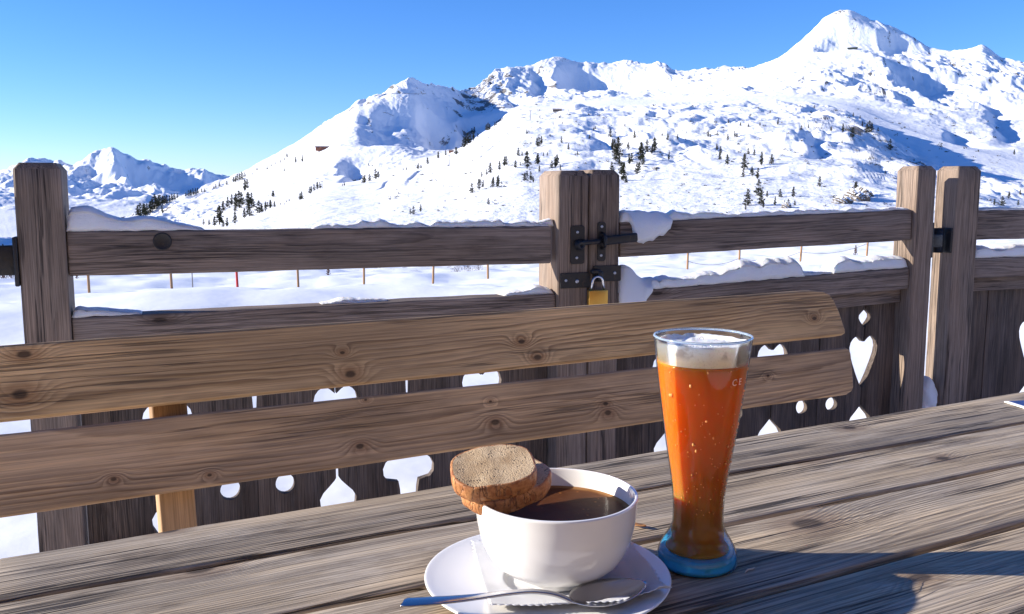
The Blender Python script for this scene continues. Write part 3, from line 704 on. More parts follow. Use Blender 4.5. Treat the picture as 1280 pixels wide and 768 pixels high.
# --- strap hinges
hl_ = empty('strap_hinge', FP(-.4, .87, .0)); tag(hl_, 'wide black strap hinge at the left edge of the picture, on the left gate leaf', 'hinge', 'black gate hinges')
link('strap', box_mesh('strap', .20, .070, .012, .003), M['iron'], hl_, (lambda m: (setattr(m, 'translation', FP(-.424, .903, .016)), m)[1])(Matrix((uF, UP, front)).transposed().to_4x4()))
link('flange', box_mesh('flange', .010, .115, .05, .003), M['iron'], hl_, (lambda m: (setattr(m, 'translation', FP(-.3235, .90, .022)), m)[1])(Matrix((uF, UP, front)).transposed().to_4x4()))
link('knuckle', tube_mesh('knuckle', [(0, -.045, 0), (0, .045, 0)], .011, 14), M['iron'], hl_, (lambda m: (setattr(m, 'translation', FP(-.424, .904, .001)), m)[1])(Matrix((uF, UP, front)).transposed().to_4x4()))
hr_ = empty('strap_hinge', FP(2.487, .88, .0)); tag(hr_, 'black block hinge in the gap between the two posts on the right', 'hinge', 'black gate hinges')
mF = Matrix((uF, UP, front)).transposed().to_4x4()
def at(u, z, d): m = mF.copy(); m.translation = FP(u, z, d); return m
link('knuckle', tube_mesh('knuckle', [(0, -.042, 0), (0, .042, 0)], .020, 16), M['iron'], hr_, at(2.497, .892, .036))
link('flange', box_mesh('flange', .008, .12, .06, .002), M['iron'], hr_, at(2.4445, .895, .036))
link('strap', box_mesh('strap', .052, .045, .05, .003), M['iron'], hr_, at(2.470, .892, .036))
link('flange', box_mesh('flange', .008, .085, .06, .002), M['iron'], hr_, at(2.5295, .892, .036))
# --- sliding bolt
bo = empty('gate_bolt', FP(1.15, .93, -.01)); tag(bo, 'black sliding gate bolt across the two middle posts above the padlock', 'bolt')
plate('back_plate', 712.5, 282, 730.5, 330.5, .004, M['iron'], bo, rad=.008)
plate('guide_plate', 746, 277.5, 757, 327, .004, M['iron'], bo, rad=.009)
screw(722, 290.5, -.0042, bo); screw(721, 322.5, -.0042, bo); screw(752.5, 283.5, -.0042, bo); screw(751.5, 319.5, -.0042, bo)
ub, zb = fpx(728, 304.5, -.02); ue, ze = fpx(801, 296, -.02)
link('bolt_bar', tube_mesh('bolt_bar', [FP(ub-.01, zb, -.016), FP(ub+.05, zb+.004, -.016), FP(ub+.06, zb+.006, -.016)], .0075, 14), M['iron'], bo)
hb = beam_mesh('bolt_handle', .110, .026, .014, rad=.005, n=6)
link('bolt_handle', hb, M['iron'], bo, frame(FP(ub+.055, zb+.0045, -.019), FP(ue, ze, -.019), front))
uk, zk = fpx(724, 306.5, -.005)
link('knob', lathe_mesh('knob', [(.016, 0), (.016, .004), (.013, .007), (.0125, .016), (.0105, .019), (.006, .0195), (.0055, .015), (.0001, .0148)], 28), M['iron'], bo, at(uk, zk, -.0042))
ug, zg = fpx(755.5, 301, -.02)
link('guide_loop', tube_mesh('guide_loop', [FP(ug, zg+.022, -.003), FP(ug, zg+.018, -.02), FP(ug, zg+.010, -.029), FP(ug, zg-.004, -.030), FP(ug, zg-.016, -.026), FP(ug, zg-.024, -.003)], .0038, 8), M['iron'], bo)
# --- hasp
ha = empty('hasp', FP(1.15, .85, -.01)); tag(ha, 'black steel hasp with two screwed plates holding the brass padlock', 'hasp')
plate('hasp_plate', 700, 340.5, 737, 361, .004, M['iron'], ha, rad=.004)
plate('staple_plate', 741, 331.5, 775.5, 352.5, .0045, M['iron'], ha, rad=.004)
screw(707.5, 351, -.0042, ha); screw(721.5, 352, -.0042, ha, .0058); screw(768.5, 341.5, -.0047, ha, .0046)
us, zs = fpx(749, 345, -.01)
link('staple', box_mesh('staple', .016, .030, .022, .004), M['iron'], ha, at(us, zs, -.0115))
link('staple', box_mesh('staple', .030, .013, .016, .004), M['iron'], ha, at(us-.012, zs+.013, -.0115))
# --- padlock
pk = empty('padlock', FP(1.17, .80, -.02)); tag(pk, 'small brass padlock with a steel shackle hanging on the black hasp', 'padlock')
u0, z0 = fpx(734, 383, -.02); u1, z1 = fpx(758, 362, -.02)
link('lock_body', box_mesh('lock_body', (u1-u0), .052, .016, .0022), M['brass'], pk, at((u0+u1)/2, z1-.026, -.024))
sh = [FP(u0+.009, z1-.002, -.024)]+[FP((u0+u1)/2-.0165*math.cos(R(a)), z1+.022+.0165*math.sin(R(a)), -.024) for a in range(0, 181, 15)]+[FP(u1-.009, z1-.002, -.024)]
link('shackle', tube_mesh('shackle', sh, .0036, 10), M['chrome'], pk)

# ------------------------------------------------------------------ snow lying on the fence
def snow_cap(label, u0, u1, zb0, zb1, d0, d1, hf, hang=None, seed=0, n=None, amp=.006, grp='snow lumps on the fence rails'):
    n = n or max(16, int((u1-u0)/.006)); v = []; f = []; K = 18
    for i in range(n+1):
        t = i/n; u = u0+(u1-u0)*t; zb = zb0+(zb1-zb0)*t
        e = min(1, t/.05 if (u1-u0) > .3 else t/.15, (1-t)/.05 if (u1-u0) > .3 else (1-t)/.15); e = math.sqrt(max(0, e*(2-e)))
        h = (hf(u)*(1+.35*n1(u*13, seed+11))+amp*n1(u*23+.8*n1(u*9, seed+12), seed)+amp*.35*n1(u*70, seed+1))*e; h = max(h, .0006)
        hg = (hang(u) if hang else 0.)*e
        if hg > .002: hg += .008*n1(u*38, seed+2)+.002*n1(u*90, seed+3)
        hg = max(hg, 0)
        fo = .012*e if hg > .002 else -.002     # snow leans out in front of the rail where it hangs over
        for k in range(K):
            s = k/(K-1)
            # from the front lower edge up over the top to the back
            a = math.pi*s
            dx = (1-math.cos(a))/2; hz = math.sin(a)**.55
            if s < .28 and hg > .002:
                q = s/.28
                dd = d0-fo*(math.sin(math.pi*min(1, q*.8+.2))); zz = zb-hg+(hg+h*.45)*q
            elif s < .28:
                q = s/.28; dd = d0+.002+.010*q*q; zz = zb+h*.80*math.sin(q*math.pi/2)
            else:
                q = (s-.28)/.72; dd = d0+.004+(d1-d0-.004)*q; zz = zb+h*(.72+.32*math.sin(math.pi*min(1, q*1.05))*.9)*(1 if q < .75 else math.sqrt(max(0, 1-((q-.75)/.25)**2)))
                if hg > .002 and q < .2: zz = zb+h*(.45+.4*q/.2)
            nz = .0010*n1(u*60+k*.9, seed+6)+.0026*n1(u*24+s*5, seed+8)
            v.append(FP(u, zz+nz*e, dd+nz*.8*e))
        v.append(FP(u, zb-.001, d1-.001)); v.append(FP(u, zb-(hg*.98), d0+.0025)) if False else None
    v = [p for p in v if p is not None]; W = K+1
    for i in range(n):
        for k in range(W):
            f.append((i*W+k, i*W+(k+1) % W, (i+1)*W+(k+1) % W, (i+1)*W+k))
    f.append(tuple(range(W-1, -1, -1))); f.append(tuple(n*W+k for k in range(W)))
    o = link('snow_heap', fix(mesh('snow_heap', v, f)), M['snowheap'])
    return tag(o, label, 'snow', grp)
def lerp_f(pts):
    xs = [p[0] for p in pts]; ys = [p[1] for p in pts]
    return lambda u: float(np.interp(u, xs, ys))
zt = lambda u: .9675-.0045*(u+.21)/1.24
snow_cap('smooth wedge of snow beside the tall left post, on the top rail', -.216, .095, .9676, .9665, .012, .060, lerp_f([(-.216, .060), (-.12, .043), (0, .026), (.06, .010), (.095, .002)]), seed=1, amp=.002)
snow_cap('long low crusty ridge of snow on the top rail left of the padlocked posts', .36, 1.026, .9655, .9628, .014, .058, lerp_f([(.36, .003), (.42, .012), (.50, .026), (.56, .018), (.66, .008), (.70, .018), (.78, .016), (.85, .024), (.93, .014), (1.02, .02)]), seed=2, amp=.010)
snow_cap('small bright lump of snow in the corner of the top rail against the padlocked posts', .978, 1.044, .9628, .9625, .02, .058, lerp_f([(.978, .006), (1.02, .022), (1.044, .026)]), seed=3, amp=.003)
snow_cap('big lump of snow hanging over the top rail by the black bolt handle', 1.250, 1.428, .971, .975, .010, .060, lerp_f([(1.25, .048), (1.30, .036), (1.36, .026), (1.415, .024)]), hang=lerp_f([(1.25, -.02), (1.282, -.01), (1.296, .050), (1.325, .068), (1.36, .054), (1.40, .038), (1.416, .030), (1.424, 0)]), seed=4, amp=.005)
snow_cap('thin ridge of snow along the top rail between the bolt and the right posts', 1.40, 2.35, .9735, .9985, .014, .060, lerp_f([(1.40, .026), (1.5, .021), (1.7, .014), (1.9, .016), (2.1, .012), (2.35, .006)]), seed=5, amp=.007)
snow_cap('bluish heap of snow on the lower rail beside the tall left post', -.216, -.06, .7625, .763, .012, .08, lerp_f([(-.216, .030), (-.14, .016), (-.06, .003)]), seed=6, amp=.002)
snow_cap('small crumbled lump of snow in the middle of the lower rail on the left', .38, .56, .765, .766, .03, .08, lerp_f([(.38, .003), (.46, .014), (.50, .010), (.56, .003)]), seed=7, amp=.006)
snow_cap('bright crusty snow piled on the lower rail against the padlocked posts', .89, 1.043, .7675, .768, .018, .085, lerp_f([(.89, .004), (.95, .016), (.99, .034), (1.02, .020), (1.043, .018)]), seed=8, amp=.006)
snow_cap('largest snow block, hanging over the lower rail right below the hasp', 1.246, 1.395, .765, .770, .010, .085, lerp_f([(1.246, .060), (1.275, .072), (1.31, .066), (1.345, .04), (1.395, .034)]), hang=lerp_f([(1.246, .12), (1.30, .12), (1.325, .09), (1.335, .03), (1.36, .0), (1.395, 0)]), seed=9, amp=.004)
snow_cap('long thick bank of snow on the lower rail behind the beer glass', 1.375, 1.925, .768, .7885, .012, .088, lerp_f([(1.375, .036), (1.5, .034), (1.58, .038), (1.65, .058), (1.75, .062), (1.86, .056), (1.91, .05), (1.925, .02)]), seed=10, amp=.006)
snow_cap('thin remnant of snow on the lower rail between two thicker banks', 1.92, 2.06, .788, .794, .02, .088, lerp_f([(1.92, .012), (1.98, .007), (2.06, .010)]), seed=15, amp=.005)
snow_cap('short bank of snow on the lower rail just left of the right pair of posts', 2.04, 2.352, .793, .804, .014, .088, lerp_f([(2.04, .026), (2.09, .042), (2.2, .038), (2.30, .044), (2.352, .04)]), seed=11, amp=.007)
snow_cap('thin snow on the top rail right of the hinge', 2.645, 3.99, .9945, .9915, .012, .060, lerp_f([(2.645, .010), (3., .008), (4, .01)]), seed=12, amp=.003)
snow_cap('snow on the lower rail right of the hinge', 2.645, 3.99, .8275, .8235, .014, .088, lerp_f([(2.645, .04), (2.75, .034), (3., .04), (4, .04)]), seed=13, amp=.004)
# pile between the two right posts
v = []; f = []; nu, nz_ = 14, 26
pile = bmesh.new(); bmesh.ops.create_icosphere(pile, subdivisions=4, radius=1)
for vv in pile.verts:
    q = vv.co.copy(); nn = 1+.16*n1(q.x*1.9+q.z*2.3, 3)+.10*n1(q.y*3.1+q.z*4.2+5, 4)
    vv.co = Vector((q.x*.047*nn, q.z*.082*nn*(1.0 if q.z < 0 else 1.02), q.y*.05*nn))
me = bpy.data.meshes.new('snow_heap'); pile.to_mesh(me); pile.free()
tag(link('snow_heap', me, M['snowheap'], None, at(2.4895, .336, .052)), 'blue-shaded clump of snow wedged low between the two posts on the right', 'snow', 'snow lumps on the fence rails')
#@@PART3
# ------------------------------------------------------------------ saucer, bowl, soup, bread, napkin, spoon
def china():
    b = NB('white_china'); tc = b.n('ShaderNodeTexCoord')
    nz = b.noise(tc.outputs['Object'], 9., 3.)
    p = b.bsdf(Base_Color=b.mix(nz, rgb(.84, .81, .76), rgb(.87, .845, .81)), Roughness=.13, Normal=b.bump(b.noise(tc.outputs['Object'], 14., 1.), .0006, .12), Coat_Weight=.5, Coat_Roughness=.04)
    return b.done(p.outputs[0])
M['china'] = china()
SX, SY = .0280, .6845
saucer_top = [(.0001, .0062), (.028, .0062), (.0325, .0066), (.0345, .0088), (.0375, .0090), (.046, .0092), (.060, .0102), (.075, .0118), (.088, .0138), (.0952, .0152), (.0970, .0150)]
saucer_bot = [(.0972, .0142), (.0955, .0130), (.085, .0104), (.065, .0072), (.055, .0060), (.0505, .0030), (.050, .0004), (.0475, .0004), (.0465, .0030), (.0001, .0034)]
st_ = smooth_prof(saucer_top, 5)
me = lathe_mesh('saucer', st_+smooth_prof(saucer_bot, 4), 128)
sauc = link('saucer', fix(me), M['china'], None, Matrix.Translation((SX, SY, TZ)))
tag(sauc, 'round white china saucer under the soup bowl, on the grey table planks', 'saucer')
def sauc_z(r_): return float(np.interp(r_, [p[0] for p in st_], [p[1] for p in st_]))
BX, BY, BZ = .0350, .6935, TZ+.0078
bo_out = [(.0285, .0002), (.0305, .0008), (.0312, .0030), (.0335, .0050), (.0420, .0095), (.0520, .0185), (.0590, .0320), (.0628, .0480), (.0643, .0630), (.0648, .0680)]
bo_in = [(.0644, .0694), (.0632, .0696), (.0622, .0688), (.0614, .0630), (.0600, .0490), (.0560, .0330), (.0480, .0190), (.0350, .0090), (.0180, .0060), (.0001, .0055)]
bowl = link('soup_bowl', fix(lathe_mesh('soup_bowl', [(.0001, .003), (.025, .003), (.0265, .0002)]+smooth_prof(bo_out, 6)+smooth_prof(bo_in, 6), 128)), M['china'], None, Matrix.Translation((BX, BY, BZ)))
tag(bowl, 'deep white china bowl filled with dark brown soup', 'bowl')
def soupm():
    b = NB('brown_soup'); tc = b.n('ShaderNodeTexCoord'); P = tc.outputs['Object']
    sx = b.n('ShaderNodeSeparateXYZ'); b.set(sx.inputs[0], P)
    rr_ = b.math('SQRT', b.math('ADD', b.math('MULTIPLY', sx.outputs[0], sx.outputs[0]), b.math('MULTIPLY', sx.outputs[1], sx.outputs[1])))
    edge = b.rng(b.math('ADD', rr_, b.math('MULTIPLY', b.noise(P, 70., 3.), .006)), .058, .0635)
    c = b.mix(edge, b.mix(b.noise(P, 45., 4.), rgb(.070, .025, .010), rgb(.135, .050, .019)), rgb(.30, .15, .06))
    sp = b.vor(P, 130.).outputs['Distance']; c = b.mix(b.math('MULTIPLY', b.rng(sp, .10, .2, 1., 0.), b.rng(b.noise(P, 60., 2.), .5, .6)), c, rgb(.32, .12, .03))
    p = b.bsdf(Base_Color=c, Roughness=.42, Normal=b.bump(b.math('ADD', b.noise(P, 60., 3.), b.math('MULTIPLY', edge, 1.)), .0008, .35), Specular_IOR_Level=.03); return b.done(p.outputs[0])
sp_ = lathe_mesh('soup', [(.0001, 0), (.02, 0), (.04, 0), (.056, .0001), (.0590, .0004), (.0606, .0014)], 96)
sp2 = link('soup', fix(sp_), soupm(), None, Matrix.Translation((BX, BY, BZ+.0535)))
tag(sp2, 'dark brown soup with a lighter foamy edge inside the white bowl', 'soup')
# bread
def crustm():
    b = NB('bread_crust'); tc = b.n('ShaderNodeTexCoord'); P = tc.outputs['Object']
    n_ = b.noise(P, 120., 5., .65); n2 = b.noise(P, 45., 4., .7)
    c = b.mix(b.rng(n_, .3, .7), rgb(.30, .095, .026), rgb(.58, .26, .09))
    c = b.mix(b.math('MULTIPLY', b.rng(n2, .55, .68), .75), c, rgb(.62, .42, .26))
    cr = b.math('ABSOLUTE', b.math('SUBTRACT', b.noise(b.vmath('MULTIPLY', P, (1, 1, .35)), 110., 3.), .5))
    c = b.mix(b.math('MULTIPLY', b.rng(cr, 0., .02, 1., 0.), .6), c, rgb(.07, .025, .008))
    p = b.bsdf(Base_Color=c, Roughness=.6, Normal=b.bump(b.math('ADD', n_, b.math('MULTIPLY', b.rng(cr, 0., .03), .6)), .0016, .8)); return b.done(p.outputs[0])
def crumbm():
    b = NB('bread_crumb'); tc = b.n('ShaderNodeTexCoord'); P = tc.outputs['Object']
    v1 = b.vor(b.vmath('ADD', P, (.3, .1, .2)), 420.).outputs['Distance']; v2 = b.vor(P, 900.).outputs['Distance']
    mk = b.rng(b.noise(P, 210., 3.), .48, .62)
    hole = b.math('MULTIPLY', b.rng(v1, .22, .40, 1., 0.), mk); hole2 = b.math('MULTIPLY', b.rng(v2, .2, .42, 1., 0.), .6)
    c = b.mix(b.rng(b.noise(P, 55., 4., .65), .3, .7), rgb(.42, .28, .15), rgb(.64, .475, .29))
    c = b.mix(b.math('MULTIPLY', hole2, .55), c, rgb(.17, .105, .055)); c = b.mix(b.math('MULTIPLY', hole, .85), c, rgb(.055, .03, .016))
    h = b.math('SUBTRACT', b.noise(P, 900., 3.), b.math('ADD', hole, b.math('MULTIPLY', hole2, .5)))
    p = b.bsdf(Base_Color=c, Roughness=.9, Normal=b.bump(h, .0009, .9)); return b.done(p.outputs[0])
M['crust'] = crustm(); M['crumb'] = crumbm()
def bread(label, outline, th, mw, seed):
    """outline(a) -> radius pair; slice lies in local xy"""
    n = 96; rings = [(0., .96, 0), (.3, .97, 0), (.6, .985, 0), (.82, 1, 0), (.925, 1, 0), (.94, 1, 0), (.975, .98, 1), (.993, .90, 1), (1.0, .55, 1), (1.002, 0, 1), (.996, -.5, 1), (.985, -.88, 1), (.965, -.98, 1), (.93, -1, 0), (.6, -1, 0), (0., -1, 0)]
    v = []; f = []; mi = []
    for k, (rs, zs, mt_) in enumerate(rings):
        for j in range(n):
            a = 2*math.pi*j/n; ox, oy = outline(a)
            nn = 1+.020*n1(math.cos(a)*2.2, seed)+.015*n1(math.sin(a)*3.1, seed+3)+.006*n1(a*9+k*1.7, seed+1)*(rs > .9)
            z = zs*th/2+(.0012*n1(ox*rs*60, seed+4)+.0012*n1(oy*rs*60+2, seed+5))
            v.append((ox*rs*nn, oy*rs*nn, z))
    for k in range(len(rings)-1):
        for j in range(n):
            f.append((k*n+j, k*n+(j+1) % n, (k+1)*n+(j+1) % n, (k+1)*n+j)); mi.append(0 if (rings[k][2] == 1 or rings[k+1][2] == 1) else 1)
    me = mesh('bread_slice', v, f, mi); fix(me)
    o = link('bread_slice', me, [M['crust'], M['crumb']], None, mw)
    return tag(o, label, 'bread', 'bread slices on the soup bowl')
def dshape(rx, ry, flat, e=2.5):
    def g(a):
        c, s = math.cos(a), math.sin(a)
        x = rx*math.copysign(abs(c)**(2/e), c); y = ry*math.copysign(abs(s)**(2/e), s)
        if x > 0: x *= flat
        return x, y
    return g
def orient(loc, rz, tx, ty):
    return Matrix.Translation(loc) @ Matrix.Rotation(ty, 4, 'Y') @ Matrix.Rotation(tx, 4, 'X') @ Matrix.Rotation(rz, 4, 'Z')
b2 = onz(632, 611, .829)
bread('lower slice of dark bread, mostly covered, lying across the bowl rim', dshape(.0385, .0255, .92, 2.8), .0138, orient((b2.x+.0015, b2.y-.002, .8325), R(36), R(15), R(-2)), 4)
b1 = onz(620, 592, .845)
bread('upper slice of dark bread with its pale oval crumb face showing', dshape(.0345, .0262, .93, 2.8), .0142, orient((b1.x-.0010, b1.y-.001, .8462), R(10), R(20), R(-2)), 8)
# napkin
def napm():
    b = NB('paper_napkin'); tc = b.n('ShaderNodeTexCoord'); P = tc.outputs['UV']
    wv = b.n('ShaderNodeTexWave', wave_type='BANDS', bands_direction='X'); b.set(wv.inputs[0], P); wv.inputs['Scale'].default_value = 12.5
    wv2 = b.n('ShaderNodeTexWave', wave_type='BANDS', bands_direction='Y'); b.set(wv2.inputs[0], P); wv2.inputs['Scale'].default_value = 12.5
    h = b.math('MULTIPLY', wv.outputs[1], wv2.outputs[1])
    p = b.bsdf(Base_Color=rgb(.80, .80, .815), Roughness=.9, Normal=b.bump(h, .0012, .8), Subsurface_Weight=.2, Subsurface_Radius=(.003, .003, .003), Subsurface_Scale=1.); return b.done(p.outputs[0])
N = 96; half = .0665; ca = R(9); v = []; f = []; uv = []
for i in range(N+1):
    for j in range(N+1):
        s, t = i/N*2-1, j/N*2-1
        x, y = s*half, t*half*.97
        zg = .0011
        if i in (0, N): x += math.copysign(zg, s)*(1 if j % 4 == 0 else -1 if j % 4 == 2 else 0)
        if j in (0, N): y += math.copysign(zg, t)*(1 if i % 4 == 0 else -1 if i % 4 == 2 else 0)
        X_ = x*math.cos(ca)-y*math.sin(ca)+.0135; Y_ = x*math.sin(ca)+y*math.cos(ca)+.007
        rs = math.hypot(X_, Y_); zs_ = sauc_z(min(rs, .0965))
        rb = math.hypot(X_+SX-BX, Y_+SY-BY)
        loose = min(1, max(0, (rb-.034)/.035))**1.2
        edge = max(abs(s), abs(t))
        z = zs_+.0009+loose*(.0016+.0015*n1(X_*30+Y_*12, 3)+.0014*n1(Y_*42-X_*17, 5))+(max(0, -t-.80)*.022+max(0, s-.80)*.02)*loose*(.7+n1(s*1.7+t*2.1, 9))
        z += loose*.0022*math.exp(-((t+.70+.10*s)/.07)**2)*max(0, s+.35)
        if rs > .0965: z -= (rs-.0965)*.15
        z = max(z, zs_+.0007)
        v.append((X_, Y_, z)); uv.append((s*3+3, t*3+3))
for i in range(N):
    for j in range(N): f.append((i*(N+1)+j, (i+1)*(N+1)+j, (i+1)*(N+1)+j+1, i*(N+1)+j+1))
me = mesh('paper_napkin', v, f); ul = me.uv_layers.new(name='uv')
for lp in me.loops: ul.data[lp.index].uv = uv[lp.vertex_index]
nap = link('paper_napkin', me, napm(), None, Matrix.Translation((SX, SY, TZ)))
md = nap.modifiers.new('thick', 'SOLIDIFY'); md.thickness = .0005; md.offset = 1
tag(nap, 'white embossed paper napkin with a zigzag edge between the bowl and the saucer', 'napkin')
# spoon
def spoon_mesh(hand, tip, nh=30):
    """hand: list of (point, width, thickness) along the handle to the neck; tip: bowl end point"""
    st = []
    P = [Vector(h[0]) for h in hand]
    for i in range(len(P)-1):
        for j in range(8):
            t = j/8; p0 = P[max(i-1, 0)]; p1 = P[i]; p2 = P[i+1]; p3 = P[min(i+2, len(P)-1)]
            q = .5*((2*p1)+(-p0+p2)*t+(2*p0-5*p1+4*p2-p3)*t*t+(-p0+3*p1-3*p2+p3)*t**3)
            st.append((q, hand[i][1]+(hand[i+1][1]-hand[i][1])*t, hand[i][2]+(hand[i+1][2]-hand[i][2])*t, 0))
    nk = P[-1]; tip = Vector(tip); wmax = .0205
    for j in range(0, 27):
        t = j/26; wv = wmax*(math.sin(math.pi*min(1, (t**.82)))**.62) if 0 < t < 1 else 0
        w0 = hand[-1][1]/2; wv = max(wv, w0*(1-t)**3, .0006)
        dp = .0075*math.sin(math.pi*t)**.9
        st.append((nk+(tip-nk)*t, wv*2, .0012, dp))
    v = []; f = []; W = 13
    for i, (q, wd, th, dp) in enumerate(st):
        a = st[max(0, i-1)][0]; b_ = st[min(len(st)-1, i+1)][0]; d = (b_-a).normalized()
        side = UP.cross(d).normalized(); up = d.cross(side)
        for k in range(W):
            s = k/(W-1)*2-1; bowlz = -dp*(1-s*s)
            v.append(q+side*(s*wd/2)+up*(th/2*math.sqrt(max(0, 1-s*s*.8))+bowlz))
        for k in range(W):
            s = 1-k/(W-1)*2; bowlz = -dp*(1-s*s)
            v.append(q+side*(s*wd/2)+up*(-th/2*math.sqrt(max(0, 1-s*s*.8))+bowlz))
    W2 = 2*W
    for i in range(len(st)-1):
        for k in range(W2): f.append((i*W2+k, i*W2+(k+1) % W2, (i+1)*W2+(k+1) % W2, (i+1)*W2+k))
    f.append(tuple(range(W2-1, -1, -1))); f.append(tuple((len(st)-1)*W2+k for k in range(W2)))
    return fix(mesh('spoon', v, f))
hd = [(onz(504, 753, .7765), .0105, .0018), (onz(512, 753, .7765), .0135, .0020), (onz(545, 751, .7755), .0125, .0021), (onz(590, 747, .7735), .0088, .0024), (onz(630, 742, .7740), .0064, .0028), (onz(665, 739.5, .7755), .0054, .0032), (onz(693, 743, .7742), .0052, .0032), (onz(714, 751, .7700), .0058, .0030)]
spn = link('spoon', spoon_mesh(hd, onz(807, 727, .7720)), simple('spoon_steel', (.46, .46, .48), .2, 1.), None)
tag(spn, 'steel soup spoon resting on the saucer rim and the napkin in front of the bowl', 'spoon')

# ------------------------------------------------------------------ glass of wheat beer
GX, GY = .1575, .7365
outer = [(.0300, .0000), (.0328, .0012), (.0338, .0050), (.0331, .0110), (.0312, .0168), (.0280, .0228), (.0246, .0285), (.0218, .0350), (.0212, .0430), (.0214, .0540), (.0224, .0660), (.0243, .0800), (.0272, .0980), (.0304, .1190), (.0334, .1400), (.0360, .1590), (.0382, .1770), (.0395, .1880), (.0402, .1955)]
op = smooth_prof(outer, 6)
def orad(z): return float(np.interp(z, [p[1] for p in op], [p[0] for p in op]))
def glassm():
    # thin clear wall: lets the light straight through, mirrors at grazing angles
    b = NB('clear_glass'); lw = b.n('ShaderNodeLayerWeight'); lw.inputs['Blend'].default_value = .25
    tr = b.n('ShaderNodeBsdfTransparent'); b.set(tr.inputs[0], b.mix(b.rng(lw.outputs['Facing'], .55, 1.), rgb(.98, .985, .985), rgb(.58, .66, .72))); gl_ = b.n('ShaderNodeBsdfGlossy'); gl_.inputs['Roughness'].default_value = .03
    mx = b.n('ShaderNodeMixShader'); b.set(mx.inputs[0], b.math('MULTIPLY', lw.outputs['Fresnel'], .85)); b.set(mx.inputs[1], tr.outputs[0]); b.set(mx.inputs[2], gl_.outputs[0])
    return b.done(mx.outputs[0])
M['glass'] = glassm()
WALL = .0016
inz = [(orad(z)-WALL, z) for z in np.linspace(.0335, .1950, 50)]
gprof = op+[(.0399, .1966), (.0390, .1966), (.0385, .1958)]+[q for q in reversed(inz)]
glass = link('beer_glass', fix(lathe_mesh('beer_glass', gprof, 96)), M['glass'], None, Matrix.Translation((GX, GY, TZ)))
tag(glass, 'tall clear wheat beer glass with a narrow waist and a thick foot coloured blue for refracted sky', 'glass')
rimt = lathe_mesh('rim', [(.03955+.0011*math.cos(a), .1962+.0011*math.sin(a)) for a in np.linspace(0, 2*math.pi, 13)], 96)
bg_ = NB('rim_glass'); pg = bg_.bsdf(Base_Color=rgb(.75, .86, .95), Roughness=.05, IOR=1.45, Transmission_Weight=.75)
rim = link('rim', fix(rimt), bg_.done(pg.outputs[0]), glass, Matrix.Translation((GX, GY, TZ)))
# solid foot, its blue painted in for the sky refracted by clear glass
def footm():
    b = NB('sky_tint_foot')
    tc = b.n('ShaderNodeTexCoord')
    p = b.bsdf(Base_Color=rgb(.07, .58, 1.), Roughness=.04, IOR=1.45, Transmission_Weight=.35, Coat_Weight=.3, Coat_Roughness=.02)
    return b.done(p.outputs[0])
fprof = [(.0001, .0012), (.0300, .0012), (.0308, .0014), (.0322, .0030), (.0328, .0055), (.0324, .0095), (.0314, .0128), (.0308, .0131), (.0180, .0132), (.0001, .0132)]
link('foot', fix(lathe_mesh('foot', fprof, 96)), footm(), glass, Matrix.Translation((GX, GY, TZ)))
bd = NB('sky_tint_base'); pb = bd.bsdf(Base_Color=rgb(.04, .55, 1.), Roughness=.4)  # blue disc under the foot, coloured to stand for reflected sky
link('sky_tint_disc', fix(lathe_mesh('sky_tint_disc', [(.0001, .0003), (.0296, .0003), (.0298, .0006), (.0296, .0009), (.0001, .0009)], 64)), bd.done(pb.outputs[0]), glass, Matrix.Translation((GX, GY, TZ)))
def beerm():
    b = NB('amber_beer'); tc = b.n('ShaderNodeTexCoord'); P = tc.outputs['Object']; sx = b.n('ShaderNodeSeparateXYZ'); b.set(sx.inputs[0], P)
    # browner and duller low down in the glass
    c = b.mix(b.rng(sx.outputs[2], .03, .15), rgb(.46, .21, .04), rgb(.82, .205, .018))
    p = b.bsdf(Base_Color=c, Roughness=.05, IOR=1.33, Transmission_Weight=.30, Subsurface_Weight=1., Subsurface_Radius=(.045, .0085, .0012), Subsurface_Scale=1., Coat_Weight=.2, Coat_Roughness=.03, Coat_IOR=1.3)
    p.inputs['Specular IOR Level'].default_value = .3
    return b.done(p.outputs[0])
bz = np.linspace(.0230, .1755, 60)
bprof = [(.0001, .0140), (.0255, .0140), (.0268, .0150), (.0262, .0172), (.0235, .0205)]+[(min(orad(z)-WALL*.6, .0222 if z < .034 else 1), z) for z in bz]+[(.030, .1755), (.0001, .1755)]
beer = link('beer', fix(lathe_mesh('beer', bprof, 96)), beerm(), None, Matrix.Translation((GX, GY, TZ)))
tag(beer, 'hazy amber wheat beer filling the tall glass', 'beer')
# foam
def foamm():
    b = NB('beer_foam'); tc = b.n('ShaderNodeTexCoord'); P = tc.outputs['Object']
    v1 = b.vor(P, 520.).outputs['Distance']; v2 = b.vor(P, 1300.).outputs['Distance']
    sx = b.n('ShaderNodeSeparateXYZ'); b.set(sx.inputs[0], P)
    thin = b.math('MULTIPLY', b.rng(b.noise(P, 55., 3., .6), .54, .66), b.rng(sx.outputs[2], .180, .186))
    c = b.mix(b.rng(sx.outputs[2], .178, .189), rgb(.93, .78, .56), rgb(.94, .91, .86))
    c = b.mix(b.math('MULTIPLY', b.rng(v1, .12, .3, 1., 0.), .35), c, rgb(.52, .38, .24)); c = b.mix(b.math('MULTIPLY', thin, .6), c, rgb(.38, .26, .18))
    p = b.bsdf(Base_Color=c, Roughness=.5, Subsurface_Weight=.45, Subsurface_Radius=(.006, .004, .003), Subsurface_Scale=1., Normal=b.bump(b.math('ADD', v1, b.math('MULTIPLY', v2, .5)), .0004, .5)); return b.done(p.outputs[0])
fo = []; ff = []; K = 96
